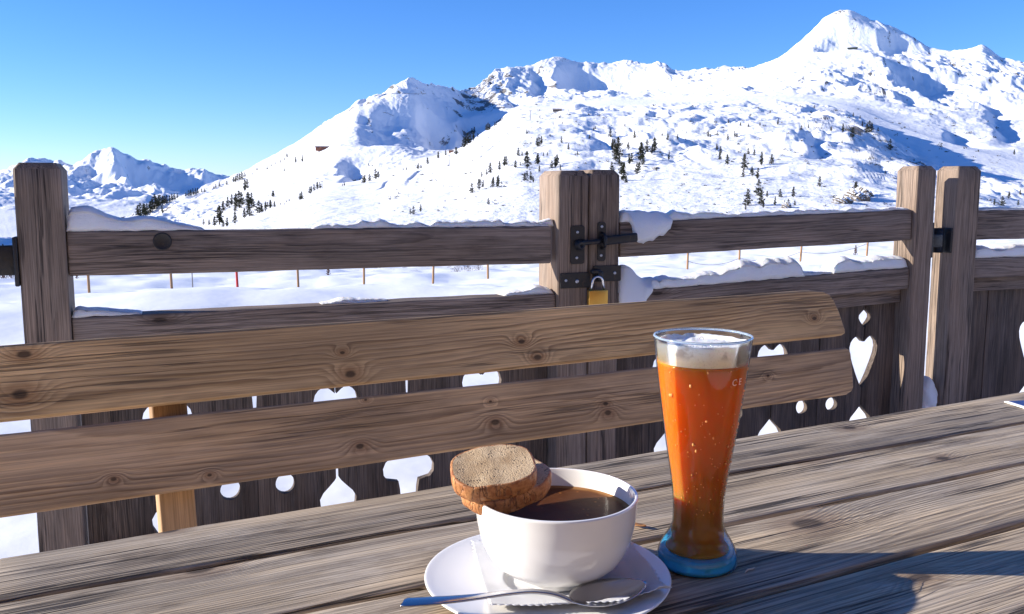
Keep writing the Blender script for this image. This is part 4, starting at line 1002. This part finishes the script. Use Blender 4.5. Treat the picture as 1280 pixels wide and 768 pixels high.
rings_ = [(1, .1756), (1, .1795), (1, .1835), (1, .188), (.995, .1918), (.97, .1922), (.93, .1908), (.86, .1896), (.7, .1892), (.5, .1896), (.3, .1894), (.12, .1894), (.001, .1894)]
for k, (s, z) in enumerate(rings_):
    for j in range(K):
        a = 2*math.pi*j/K; zz = z
        if k >= 3: zz += .0014*n1(math.cos(a)*3+2, 2)*(k < 6)+.0012*n1(math.sin(a)*4*s+math.cos(a)*3*s+k, 4)+.0008*n1(a*8+k, 7)*s
        r_ = (orad(zz)-WALL-.0003)*s; fo.append((r_*math.cos(a), r_*math.sin(a), zz))
for k in range(len(rings_)-1):
    for j in range(K): ff.append((k*K+j, k*K+(j+1) % K, (k+1)*K+(j+1) % K, (k+1)*K+j))
foam = link('foam', fix(mesh('foam', fo, ff)), foamm(), None, Matrix.Translation((GX, GY, TZ)))
tag(foam, 'cream coloured foam head on the beer', 'foam')
# a few larger bubbles on the foam and in the beer
bub = bmesh.new()
for k in range(26):
    a = random.uniform(0, 6.28); s = random.uniform(.2, .93); rb_ = random.uniform(.0006, .0020)
    ret = bmesh.ops.create_uvsphere(bub, u_segments=12, v_segments=8, radius=rb_)
    for vv in ret['verts']: vv.co += Vector((.0375*s*math.cos(a), .0375*s*math.sin(a), .1898))
me = bpy.data.meshes.new('bubbles'); bub.to_mesh(me); bub.free()
o = link('bubbles', me, M['glass'], foam, Matrix.Translation((GX, GY, TZ))); o['kind'] = 'stuff'
bub = bmesh.new()
for k in range(130):
    a = random.uniform(-2.6, .3); z = random.uniform(.05, .176); rb_ = random.choice((.0004, .0005, .0005, .0006, .0008, .0011))
    ret = bmesh.ops.create_uvsphere(bub, u_segments=8, v_segments=6, radius=rb_)
    r_ = orad(z)-.0007
    st2 = random.choice((1, 1, 1.5))
    for vv in ret['verts']: vv.co.z *= st2; vv.co += Vector((r_*math.cos(a), r_*math.sin(a), z))
me = bpy.data.meshes.new('bubbles'); bub.to_mesh(me); bub.free()
mb = simple('beer_bubble', (.90, .40, .11), .2)
o = link('bubbles', me, mb, beer, Matrix.Translation((GX, GY, TZ))); o['kind'] = 'stuff'
# etched CE mark and fill line
def etched(name, body, size, px, py):
    cu = bpy.data.curves.new(name, 'FONT'); cu.body = body; cu.size = size; cu.align_x = 'CENTER'; cu.align_y = 'CENTER'; cu.resolution_u = 3
    t = bpy.data.objects.new(name, cu); col.objects.link(t); dg = bpy.context.evaluated_depsgraph_get(); dg.update()
    me = bpy.data.meshes.new_from_object(t.evaluated_get(dg)); bpy.data.objects.remove(t); bpy.data.curves.remove(cu)
    place_mark(me, px, py); me.materials.clear(); return me
def place_mark(me, px, py):
    # direction of the mark around the axis
    r0 = ray(px, py); best = None
    for k in range(4000):
        t = .0004+k*.0000002
        p = Vector((0, 0, CZ))+r0*t; q = Vector((p.x-GX, p.y-GY)); z = p.z-TZ
        if 0 < z < .1955 and q.length < orad(z)+.0003: best = (math.atan2(q.y, q.x), z); break
    if best is None: best = (-.5, (447-py)*.00067+.177)
    a0, zc = best
    for vv in me.vertices:
        z = zc+vv.co.y; r_ = orad(z)+.00025; a = a0+vv.co.x/r_
        vv.co = Vector((r_*math.cos(a), r_*math.sin(a), z))
etch = simple('etched_mark', (.92, .62, .45), .5)
link('etched_mark', etched('etched_mark', 'C E', .0078, 921.5, 478.5), etch, glass, Matrix.Translation((GX, GY, TZ)), smooth=False)

# ------------------------------------------------------------------ small things on the table
c0 = onz(1255, 503, TZ+.001); c1 = onz(1280, 511, TZ+.001); c2 = onz(1280, 501.2, TZ+.001)
ex = (c1-c0).normalized(); ey = (c2-c0).normalized()
def card():
    b = NB('blue_card'); tc = b.n('ShaderNodeTexCoord'); sx = b.n('ShaderNodeSeparateXYZ'); b.set(sx.inputs[0], tc.outputs['Object'])
    e = b.math('LESS_THAN', sx.outputs[1], .0065)
    p = b.bsdf(Base_Color=b.mix(e, rgb(.012, .035, .16), rgb(.85, .85, .85)), Roughness=.35); return b.done(p.outputs[0])
cm = bmesh.new(); bmesh.ops.create_cube(cm, size=1)
for vv in cm.verts: vv.co = Vector(((vv.co.x+.5)*.21, (vv.co.y+.5)*.105, vv.co.z*.0018))
bmesh.ops.bevel(cm, geom=list(cm.edges), offset=.0004, segments=1, affect='EDGES')
me = bpy.data.meshes.new('menu_card'); cm.to_mesh(me); cm.free()
ex = (ex-UP*ex.z).normalized(); ey2 = UP.cross(ex)
mm = Matrix((ex, ey2, UP)).transposed().to_4x4(); mm.translation = Vector((c0.x, c0.y, TZ+.0016))
tag(link('menu_card', me, card(), None, mm), 'dark blue card with a white edge lying at the right end of the table', 'card')
# dried leaf right of the bowl
v = []; f = []
for i in range(9):
    t = i/8; wd = .0035*math.sin(math.pi*min(1, t*.93+.05))
    for k in (-1, 0, 1): v.append((t*.016-.008, k*wd, .0012+.0018*t+.0012*abs(k)+.0008*n1(t*6+k, 2)))
for i in range(8):
    for k in (0, 1): f.append((i*3+k, (i+1)*3+k, (i+1)*3+k+1, i*3+k+1))
lf = onz(798, 660, TZ)
o = link('dry_leaf', mesh('dry_leaf', v, f), simple('dry_leaf', (.36, .16, .05), .7), None, Matrix.Translation((lf.x, lf.y, TZ)) @ Matrix.Rotation(R(-40), 4, 'Z'))
md = o.modifiers.new('thick', 'SOLIDIFY'); md.thickness = .0005
tag(o, 'small curled brown leaf crumb on the table just right of the bowl', 'leaf')
sp0 = onz(937, 714, TZ)
sv = tube_mesh('wood_splinter', [(-.007, -.001, .0008), (-.002, .0005, .0016), (.003, -.0003, .0015), (.008, .0010, .0009)], .0006, 6, rads=[.0003, .0008, .0007, .0002])
tag(link('wood_splinter', sv, simple('splinter_wood', (.62, .52, .42), .7), None, Matrix.Translation((sp0.x, sp0.y, TZ)) @ Matrix.Rotation(R(35), 4, 'Z')), 'tiny pale wood splinter in the shadow right of the beer glass foot', 'splinter')
#@@PART4
# ------------------------------------------------------------------ unseen hut added behind the camera for warm bounce and dark reflections
hutr = empty('bounce_hut', uF*.4-nF*2.5)
tag(hutr, 'unseen wooden hut added behind the camera for warm bounce light and dark reflections', 'hut')
def HP(u, d, z): return uF*u+nF*(-2.5+d)+UP*z
mh = wood('hut_facade_wood', (.42, .26, .13), (.22, .12, .06), (.36, .24, .14), .4, .006, .002, .4, .7, .75, .3, .3, .4, .8)
for k in range(15):
    beam('facade_board', HP(-4.2, -.02, .1+k*.2), HP(6.5, -.02, .1+k*.2), nF, .198, .03, mh, hutr, n=4, rad=.006)
link('wall', box_mesh('wall', 10.7, 4.5, 3.1, 0), mh, hutr, (lambda m: (setattr(m, 'translation', HP(1.15, -2.29, 1.55)), m)[1])(Matrix((uF, nF, UP)).transposed().to_4x4()))
rv = [HP(-4.7, .6, 2.95), HP(7., .6, 2.95), HP(7., -2.3, 4.3), HP(-4.7, -2.3, 4.3), HP(7., -5.2, 2.95), HP(-4.7, -5.2, 2.95)]
rf = [(0, 1, 2, 3), (3, 2, 4, 5)]
o = link('roof', mesh('roof', rv, rf), simple('hut_roof_shingle', (.14, .12, .11), .85), hutr, None, False); md = o.modifiers.new('thick', 'SOLIDIFY'); md.thickness = .12
for u in (-2.6, 3.2, 5.2):
    wf_ = link('window', box_mesh('window', 1.2, .06, 1.1, .01), mh, hutr, (lambda m: (setattr(m, 'translation', HP(u, .03, 1.55)), m)[1])(Matrix((uF, nF, UP)).transposed().to_4x4()))
    link('pane', box_mesh('pane', 1.0, .03, .9, 0), simple('hut_pane', (.02, .025, .03), .05), wf_, (lambda m: (setattr(m, 'translation', HP(u, .055, 1.55)), m)[1])(Matrix((uF, nF, UP)).transposed().to_4x4()), False)
# ------------------------------------------------------------------ conifers on the slopes
def needlem(name, c1, c2):
    b = NB(name); g = b.n('ShaderNodeNewGeometry'); oi = b.n('ShaderNodeObjectInfo')
    c = b.mix(b.noise(g.outputs['Position'], .35, 3.), rgb(*c1), rgb(*c2)); c = b.mix(b.math('MULTIPLY', oi.outputs['Random'], .5), c, rgb(.075, .062, .042))
    p = b.bsdf(Base_Color=c, Roughness=.85); p.inputs['Specular IOR Level'].default_value = .1; return b.done(p.outputs[0])
M['needle'] = needlem('conifer_needles', (.022, .032, .020), (.055, .062, .036))
M['rednee'] = needlem('brown_needles', (.14, .06, .035), (.20, .09, .06))
M['bark'] = simple('conifer_bark', (.07, .05, .037), .9)
def tree_meshes(seed, wid, bare):
    rnd = random.Random(seed); v = []; f = []
    nlev = 150
    lean = rnd.uniform(-.03, .03)
    for k in range(nlev):
        t = bare+(1-bare)*(rnd.random()**.85)
        prof = wid*((1-t)/(1-bare))**.62*(.55+.45*math.sin(min(1, (t-bare)/.22)*math.pi/2))*(.78+.35*math.sin(t*23+seed))
        a = rnd.uniform(0, 2*math.pi); r_ = prof*math.sqrt(rnd.uniform(.1, 1))
        c = Vector((r_*math.cos(a)+lean*t, r_*math.sin(a), t))
        s = rnd.uniform(.035, .075)*(1.15-.55*t)
        for q in range(4):
            d = Vector((rnd.gauss(0, 1), rnd.gauss(0, 1), rnd.gauss(-.15, .55))).normalized(); e = d.orthogonal().normalized(); e.rotate(Matrix.Rotation(rnd.uniform(0, 6.28), 3, d))
            o_ = c+Vector((rnd.gauss(0, s*.4), rnd.gauss(0, s*.4), rnd.gauss(0, s*.4))); n0 = len(v)
            v += [o_-e*s*.4, o_+d*s, o_+e*s*.4, o_-d*s*.5]; f.append((n0, n0+1, n0+2, n0+3))
    crown = mesh('crown', v, f)
    tr = tube_mesh('trunk', [(0, 0, -.10), (0, 0, .1), (lean*.4, 0, .5), (lean*.95, 0, .95)], .02, 6, rads=[.026, .022, .014, .003])
    return crown, tr
VAR = []
for i, (wd, br) in enumerate(((.21, .08), (.17, .10), (.24, .05), (.15, .12), (.19, .15), (.28, .04))):
    VAR.append(tree_meshes(11+i*7, wd, br))
for c_, t_ in VAR:
    c_.materials.append(M['needle']); t_.materials.append(M['bark'])
def Z5(l): return [(x/3.556+760, y/3.556+120, h/3.556) for x, y, h in l]
def Z3(l): return [(x/4.267+560, y/4.267+50, h/4.267) for x, y, h in l]
def Z2(l): return [(x/4.129+330, y/4.129+80, h/4.129) for x, y, h in l]
def Z1(l): return [(x/4.267+60, y/4.267+150, h/4.267) for x, y, h in l]
CL = [
 ('the dense belt below the far pyramid peak', 'conifers in the belt below the far peak', Z1([(480, 517, 48), (495, 517, 55), (510, 515, 55), (520, 512, 50), (530, 510, 50), (545, 500, 50), (558, 488, 52), (570, 475, 60), (580, 472, 50), (590, 465, 50), (600, 460, 45), (612, 455, 40), (622, 452, 38), (635, 446, 35), (650, 440, 30), (662, 434, 30), (675, 428, 28), (690, 420, 22), (735, 410, 18), (750, 407, 25), (762, 405, 27), (775, 402, 30), (788, 400, 28), (800, 395, 25), (820, 390, 18), (835, 385, 16)])),
 ('the loose stand above the left rail', 'conifers in the stand above the left rail', Z1([(1020, 470, 75), (1005, 465, 60), (980, 460, 50), (960, 470, 45), (935, 490, 45), (1000, 490, 40), (1030, 450, 50), (1068, 470, 70), (1085, 455, 55), (1075, 515, 65), (1048, 525, 45), (1095, 470, 40), (1128, 498, 55), (1160, 490, 45), (1185, 475, 40), (1208, 465, 25), (1140, 496, 40), (915, 560, 85), (918, 535, 60), (998, 560, 58), (955, 570, 40), (935, 572, 30), (888, 567, 40), (860, 562, 25), (830, 560, 25), (1262, 455, 10), (1240, 455, 12)])),
 ('the row along the left skyline', 'conifers along the left ridge', Z1([(610, 500, 35), (885, 370, 14), (895, 365, 18), (915, 360, 20), (955, 348, 20), (990, 335, 25), (1000, 332, 28), (1010, 325, 30), (1022, 322, 30), (1035, 320, 35), (1050, 305, 20), (1090, 295, 12), (1050, 380, 50), (1063, 365, 40), (1120, 290, 10), (1115, 270, 15), (1170, 265, 15), (1190, 250, 15), (1215, 240, 15), (1240, 230, 15), (1260, 215, 15), (1275, 200, 20), (1200, 412, 28)])+Z2([(165, 515, 30), (198, 508, 30), (105, 555, 14)])),
 ('the hollow below the smooth left slope', 'conifers in the hollow left of the front hill', Z2([(512, 617, 34), (520, 615, 36), (545, 608, 35), (575, 595, 45), (590, 590, 30), (415, 630, 18), (405, 632, 12), (540, 530, 12), (558, 530, 12), (260, 655, 30), (275, 650, 35), (290, 645, 30), (237, 670, 30), (245, 664, 28), (195, 700, 35), (188, 703, 30), (47, 688, 28), (55, 735, 22), (35, 740, 30), (20, 742, 24), (130, 712, 14), (115, 715, 12), (10, 742, 20)])),
 ('the file along the left edge of the hill', 'conifers along the edge of the front hill', Z2([(845, 522, 32), (795, 545, 30), (810, 540, 18), (900, 490, 32), (938, 475, 25), (992, 470, 32), (735, 550, 14), (718, 550, 14)])+Z3([(85, 575, 50), (95, 568, 45), (105, 560, 55), (120, 550, 40), (135, 540, 40), (140, 500, 30), (128, 505, 28), (160, 525, 22), (205, 487, 30), (213, 485, 35), (222, 480, 26), (250, 463, 22), (258, 458, 20), (283, 432, 14), (292, 428, 12), (42, 610, 30)])),
 ('the sparse groups left of the padlocked posts', 'conifers on the slope left of the middle posts', Z2([(1075, 670, 45), (1110, 655, 50), (1130, 640, 35), (1180, 640, 40), (1207, 640, 50), (1158, 730, 30)])+[(517, 268.7, 9), (513, 269, 7), (526, 265, 8)]+Z3([(375, 632, 38), (395, 622, 22), (360, 688, 35), (385, 675, 18), (422, 690, 80), (300, 675, 45), (310, 668, 40), (275, 695, 42), (225, 715, 52), (205, 722, 25), (180, 735, 28), (480, 668, 50), (475, 665, 40), (510, 622, 18), (530, 620, 18), (555, 690, 35), (580, 680, 55), (572, 690, 50), (600, 700, 25), (487, 715, 30), (410, 755, 40), (440, 750, 40), (422, 735, 30), (455, 765, 30), (268, 768, 35), (242, 768, 30), (175, 770, 20)])),
 ('the thin scatter high above the padlocked posts', 'conifers high on the front hill', Z3([(490, 420, 16), (485, 575, 45), (475, 570, 40), (498, 560, 35), (605, 555, 30), (642, 590, 30), (755, 530, 20), (420, 505, 22), (432, 500, 16), (720, 555, 12), (610, 450, 12), (775, 490, 16), (785, 485, 14), (545, 520, 12), (690, 625, 22), (678, 630, 16)])),
 ('the thick clump right of the padlocked posts', 'conifers in the clump right of the middle posts', Z5([(20, 240, 40), (45, 270, 70), (35, 300, 60), (28, 262, 55), (15, 330, 30), (90, 250, 30), (95, 310, 40), (105, 300, 34), (145, 290, 70), (152, 280, 50), (175, 250, 45), (205, 255, 55), (195, 262, 36), (155, 310, 40), (68, 380, 70), (60, 360, 50), (130, 350, 45), (138, 340, 36), (270, 290, 30), (10, 200, 30), (50, 310, 36), (80, 392, 30)])),
 ('the upper scatter above the right gate leaf', 'conifers on the upper front hill', Z5([(118, 195, 30), (240, 180, 18), (265, 205, 25), (310, 200, 22), (75, 138, 16), (445, 188, 24), (455, 186, 14), (487, 178, 18), (532, 200, 25), (563, 192, 25), (572, 190, 18), (535, 125, 16), (588, 140, 14), (623, 140, 14), (675, 136, 14), (755, 130, 24), (860, 160, 18), (890, 148, 16), (992, 158, 18), (918, 58, 12), (720, 80, 12), (484, 245, 24), (500, 258, 28), (497, 290, 30), (530, 310, 40), (622, 268, 22), (650, 270, 24), (681, 312, 50), (727, 305, 36), (215, 335, 15), (350, 168, 10)])),
 ('the lower groups above the right gate leaf', 'conifers on the lower front hill', Z5([(605, 340, 60), (602, 360, 30), (640, 360, 36), (664, 370, 42), (620, 490, 60), (611, 515, 20), (680, 490, 60), (670, 450, 60), (707, 455, 25), (742, 490, 35), (765, 455, 30), (823, 455, 38), (830, 490, 20), (800, 490, 25), (690, 500, 30), (785, 495, 20), (940, 405, 38), (1100, 445, 50), (1112, 455, 40), (1130, 462, 36), (1086, 455, 40), (1232, 350, 14)])),
 ('the row on the right shoulder of the hill', 'conifers on the right shoulder of the front hill', Z5([(1043, 168, 32), (1086, 190, 36), (1040, 215, 14), (1150, 168, 34), (1162, 165, 40), (1172, 160, 30), (1130, 138, 20), (1090, 92, 14), (1120, 102, 12), (1200, 158, 14), (1253, 245, 38)])),
 ('the slope right of the right pair of posts', 'conifers right of the right posts', [(1252, 259, 9), (1260.8, 249, 7), (1243, 257, 6), (1272.6, 257, 5), (1267.6, 195, 5), (1275, 246, 5)]),
]
ntree = 0
for ci, (where, grp, lst) in enumerate(CL):
    hmax = max(l[2] for l in lst); big = [i for i, l in enumerate(lst) if l[2] == hmax][0]
    right = max(range(len(lst)), key=lambda i: lst[i][0]); left = min(range(len(lst)), key=lambda i: lst[i][0])
    for i, (px, py, h) in enumerate(lst):
        p, Rd = hit(px, py)
        H = h*Rd/1140*1.15; k = (ntree*5+ci) % 6
        root = empty('pine_tree', p); root.scale = (H,)*3; root.rotation_euler.z = random.uniform(0, 6.28)
        wsc = random.uniform(1.2, 1.7)
        root.scale = (H*wsc, H*wsc, H)
        if i == big: lab = 'tallest dark conifer in '+where
        elif i == left: lab = 'leftmost dark conifer in '+where
        elif i == right: lab = 'rightmost dark conifer in '+where
        else: lab = 'small dark conifer in '+where
        tag(root, lab, 'tree', grp)
        if h > 5.0:
            for me, nm in zip(VAR[k], ('crown', 'trunk')):
                o = bpy.data.objects.new(nm, me); col.objects.link(o); o.parent = root
        else:
            for me, nm in zip(VAR[k], ('crown', 'trunk')):
                o = bpy.data.objects.new(nm, me); col.objects.link(o); o.parent = root
        ntree += 1
print('trees', ntree)
# scrub: dwarf pines poking out of the snow, past counting
rs_ = random.Random(5); v = []; f = []
for k in range(760):
    px = rs_.uniform(470, 1250); py = rs_.uniform(130, 268)
    if px < 640 and py < 300-(px-330)*.5: continue
    p, Rd = hit(px, py)
    if Rd > 2400: continue
    s_ = rs_.choice((.9, 1.2, 1.6, 2., 2.6))*Rd/1140
    for q in range(12):
        c = p+Vector((rs_.gauss(0, s_*.55), rs_.gauss(0, s_*.5), abs(rs_.gauss(0, s_*.35))))
        d = Vector((rs_.gauss(0, 1), rs_.gauss(0, 1), rs_.gauss(.4, .6))).normalized()*s_*.5; e = d.orthogonal().normalized()*s_*.2; n0 = len(v)
        v += [c-e, c+d, c+e, c-d*.6]; f.append((n0, n0+1, n0+2, n0+3))
tag(link('scrub', mesh('scrub', v, f), M['needle'], None, None, False), 'tiny dark dwarf pines dotted all over the front hill', 'scrub', None, 'stuff')
def ground(px, py, Rd=None):
    """point on the terrain at distance Rd in the direction of a pixel column"""
    r = ray(px, py); az = math.atan2(r.x, r.y); j = int(np.argmin(np.abs(AZ-az)))
    if Rd is None: return hit(px, py)
    i = int(np.argmin(np.abs(RR[:, j]-Rd)))
    return Vector((math.sin(az)*Rd, math.cos(az)*Rd, ZZ[i, j])), Rd
c_, t_ = tree_meshes(99, .26, .04); c_.materials.append(M['rednee']); t_.materials.append(M['bark'])
for px, py, h, lab in ((1069, 327, 12, 'small reddish brown conifer on the snow field below the right top rail'), (411, 361, 13, 'small reddish brown conifer between the stakes left of the middle'), (97, 359, 10, 'small reddish brown conifer beside the tall left post, under the rail')):
    p, Rd = ground(px, py, 88); H = h*Rd/1140
    root = empty('pine_tree', p); root.scale = (H,)*3; tag(root, lab, 'tree')
    for me, nm in ((c_, 'crown'), (t_, 'trunk')):
        o = bpy.data.objects.new(nm, me); col.objects.link(o); o.parent = root
# bushes at the left edge and behind the third stake
def bush_mesh(seed):
    rnd = random.Random(seed); v = []; f = []
    for k in range(160):
        a = rnd.uniform(0, 6.28); r_ = rnd.uniform(0, .7)
        c = Vector((r_*math.cos(a), r_*math.sin(a)*.6, rnd.uniform(0, .9)*(1-r_*.6)))
        d = Vector((rnd.gauss(0, .4), rnd.gauss(0, .4), 1)).normalized(); e = d.orthogonal().normalized(); n0 = len(v); s = rnd.uniform(.1, .25)
        v += [c-e*.012, c+d*s, c+e*.012, c-d*.1]; f.append((n0, n0+1, n0+2, n0+3))
    return mesh('bush', v, f)
mbu = simple('bare_twigs', (.17, .09, .07), .9)
for k, (px, py, h, lab) in enumerate(((4, 352, 30, 'reddish brown bare bush at the left picture edge below the hinge'), (572, 341, 10, 'bare reddish bush showing under the rail, left of the last left stake'), (585, 341, 10, 'bare reddish bush showing under the rail, just left of the padlocked posts'), (598, 341, 9, 'bare reddish bush under the rail behind the last stake before the posts'))):
    p, Rd = ground(px, py, 92); H = h*Rd/1140
    o = link('bush', bush_mesh(k), mbu, None, Matrix.Translation(p) @ Matrix.Diagonal((H*1.2, H*1.2, H, 1)), smooth=False); tag(o, lab, 'bush', 'bare reddish bushes on the snow field')
for px, py, h, lab in ((4, 314, 14, 'dark conifer at the left picture edge just above the hinge'), (11, 312, 9, 'short dark conifer at the left edge, touching the tall post')):
    p, Rd = ground(px, py, 300); H = h*Rd/1140
    root = empty('pine_tree', p); root.scale = (H,)*3; tag(root, lab, 'tree', 'conifers at the left edge above the hinge')
    for me, nm in zip(VAR[2], ('crown', 'trunk')):
        o = bpy.data.objects.new(nm, me); col.objects.link(o); o.parent = root
# rocky outcrops
def rockm():
    b = NB('outcrop_rock'); g = b.n('ShaderNodeNewGeometry'); sx = b.n('ShaderNodeSeparateXYZ'); b.set(sx.inputs[0], g.outputs['Normal'])
    n_ = b.noise(g.outputs['Position'], .5, 5., .7)
    c = b.mix(n_, rgb(.05, .042, .036), rgb(.22, .175, .13)); c = b.mix(b.rng(b.math('ADD', sx.outputs[2], b.math('MULTIPLY', n_, .8)), .72, .95), c, rgb(.86, .88, .9))
    p = b.bsdf(Base_Color=c, Roughness=.9, Normal=b.bump(n_, .6, 1.)); return b.done(p.outputs[0])
mr = rockm()
for k, (px, py, wpx, hpx, lab) in enumerate(((1052, 254, 18, 9, 'broad brown rock outcrop low on the front hill left of the right posts'), (1072, 250, 26, 15, 'dark craggy rock outcrop with small trees left of the right posts'), (1083, 246, 12, 8, 'small rock outcrop at the right end of the dark crag'), (983, 262, 10, 7, 'small rock among the lower trees above the right gate leaf'), (760, 235, 9, 6, 'small rock inside the tree clump right of the padlocked posts'), (820, 212, 8, 4, 'small brown rock on the tufted slope above the bolt'))):
    p, Rd = hit(px, py); s = Rd/1140
    bm = bmesh.new(); bmesh.ops.create_icosphere(bm, subdivisions=4, radius=1)
    for vv in bm.verts:
        q = vv.co.copy(); nn = 1+.35*n1(q.x*2.1+q.y*1.3+k, 20+k)+.22*n1(q.z*4.3+q.x*3.7+k, 21+k)+.10*n1(q.x*9+q.y*8+q.z*7, 23)
        vv.co = Vector((q.x*nn*wpx*s*.55, q.y*nn*wpx*s*.5, q.z*nn*hpx*s*.75))
    me = bpy.data.meshes.new('rock_outcrop'); bm.to_mesh(me); bm.free()
    tag(link('rock_outcrop', me, mr, None, Matrix.Translation(p), smooth=False), lab, 'rock', 'rock outcrops on the front hill')
# marker stakes in the snow field
mw_ = simple('stake_wood', (.36, .20, .09), .7); mred = simple('stake_red', (.55, .03, .02), .5); mgry = simple('stake_grey', (.25, .22, .2), .7)
STK = [(112, 374, 52, 'w', 'wooden stake nearest the tall left post, under the top rail'), (215, 367, 53, 'w', 'second wooden stake from the tall left post'), (241, 362, 64, 'g', 'thin grey stake between the wooden stake and the red stake'), (297, 362, 55, 'r', 'red stake under the left top rail'), (373, 360, 56, 'w', 'wooden stake just right of the red stake'), (455, 359, 57, 'w', 'wooden stake just right of the small reddish conifer'), (541, 356, 58, 'w', 'wooden stake midway between the small conifer and the padlocked posts'), (610, 353, 59, 'w', 'wooden stake nearest the padlocked posts on their left'), (859, 342, 62, 'w', 'wooden stake above the beer glass, first right of the padlocked posts'), (924, 337, 64, 'w', 'second stake to the right of the padlocked posts'), (1000, 331, 66, 'w', 'third stake to the right of the padlocked posts'), (1083, 326, 70, 'w', 'last stake on the right, beside the reddish conifer')]
tops = []
for px, py, Rd, kd, lab in STK:
    p, _ = ground(px, py, Rd)
    hgt = 2.0 if kd != 'g' else 1.6; r_ = .075 if kd != 'g' else .04
    me = tube_mesh('snow_stake', [(0, 0, -.4), (0, 0, .3), (.01, .0, hgt-.05), (.012, 0, hgt)], r_, 8, rads=[r_, r_, r_*.95, r_*.6])
    tag(link('snow_stake', me, {'w': mw_, 'r': mred, 'g': mgry}[kd], None, Matrix.Translation(p) @ Matrix.Rotation(R(random.uniform(-2, 2)), 4, 'Y')), lab, 'stake', 'marker stakes in the snow field')
    if px > 800: tops.append(p+Vector((0, 0, 1.05)))
rp = []
for a, b_ in zip(tops, tops[1:]):
    for k in range(10):
        t = k/10; rp.append(a.lerp(b_, t)-Vector((0, 0, .35*4*t*(1-t))))
rp.append(tops[-1])
tag(link('rope', tube_mesh('rope', rp, .016, 5), mgry), 'thin rope sagging between the stakes right of the padlocked posts', 'rope')
# mountain huts, lift pylons, avalanche barriers
mwall = simple('hut_wall', (.22, .085, .05), .8); mroof = simple('hut_roof', (.34, .30, .29), .8); mgreen = simple('hut_dark', (.035, .05, .045), .7); mwin = simple('hut_window', (.03, .035, .045), .2)
def hut(px0, px1, py, hpx, lab, wallm, dep=.55):
    p, Rd = hit((px0+px1)/2, py); s = Rd/1140; L = (px1-px0)*s; H = hpx*s
    root = empty('mountain_hut', p); root.rotation_euler.z = -math.atan2(p.x, p.y); tag(root, lab, 'hut')
    o = link('wall', box_mesh('wall', L, L*dep, H*1.4, 0), wallm, None, None, False); o.parent = root; o.matrix_basis = Matrix.Translation((0, 0, H*.0))
    w2, d2 = L/2*1.06, L*dep/2*1.15
    v = [(-w2, -d2, H*.68), (w2, -d2, H*.68), (w2, d2, H*.68), (-w2, d2, H*.68), (-w2, 0, H*1.15), (w2, 0, H*1.15)]
    o = link('roof', mesh('roof', v, [(0, 1, 5, 4), (2, 3, 4, 5), (1, 2, 5), (3, 0, 4), (0, 3, 2, 1)]), mroof if wallm != mgreen else mgreen, None, None, False); o.parent = root
    for k in range(4):
        o = link('window', box_mesh('window', L*.1, L*.02, H*.22, 0), mwin, None, None, False); o.parent = root; o.matrix_basis = Matrix.Translation((L*(-.36+.24*k), -L*dep/2-.05, H*.38))
hut(395, 417, 186.5, 3.2, 'low red-brown mountain hut on the crest of the smooth left slope', mwall)
hut(691, 702, 140, 3.2, 'small grey-brown hut on the hilltop above the padlocked posts', simple('hut_grey', (.16, .13, .11), .8))
hut(1060, 1071, 61.5, 1.5, 'long dark green hut just below the highest summit', mgreen, .3)
hut(561, 567, 191, 3.2, 'tiny rust coloured hut at the left edge of the front hill', simple('hut_rust', (.30, .13, .06), .8))
msteel = simple('pylon_steel', (.22, .22, .23), .5, .6)
for px, py, h, lab in ((561.5, 207.5, 13, 'thin lift pylon beside the tiny rust coloured hut'), (662.7, 151, 12, 'thin lift pylon below the central summit, left of the hilltop hut'), (402.6, 236, 9, 'thin lift pylon at the foot of the smooth left slope')):
    p, Rd = hit(px, py); s = Rd/1140; H = h*s
    root = empty('lift_pylon', p); root.rotation_euler.z = -math.atan2(p.x, p.y); tag(root, lab, 'pylon', 'ski lift pylons')
    o = link('mast', tube_mesh('mast', [(0, 0, -H*.2), (0, 0, H*.5), (0, 0, H)], .5, 8, rads=[s*.55, s*.45, s*.35]), msteel); o.parent = root
    o = link('crossarm', box_mesh('crossarm', 4.2*s, .5*s, .5*s, 0), msteel); o.parent = root; o.matrix_basis = Matrix.Translation((0, 0, H*.97))
def barrier(pts, lab):
    v = []; f = []; P = []
    for (x0, y0), (x1, y1) in zip(pts, pts[1:]):
        for k in range(8): P.append(hit(x0+(x1-x0)*k/8, y0+(y1-y0)*k/8)[0])
    for p in P:
        for dz, dy in ((-1, 0), (.8, -.4), (.8, 0), (-1, .4)): v.append(p+Vector((0, dy, dz)))
    for i in range(len(P)-1):
        if (P[i+1]-P[i]).length > 60: continue
        for k in range(4): f.append((i*4+k, i*4+(k+1) % 4, (i+1)*4+(k+1) % 4, (i+1)*4+k))
    tag(link('avalanche_barrier', mesh('avalanche_barrier', v, f), msteel, None, None, False), lab, 'barrier', 'avalanche barriers on the left summit')
barrier([(466, 120.5), (482, 118.5), (500, 117), (520, 118), (536, 117.5)], 'upper dark line of avalanche barriers just under the left summit')
barrier([(478, 141), (486, 143), (493, 147)], 'short lower avalanche barrier in the shaded bowl of the left summit')
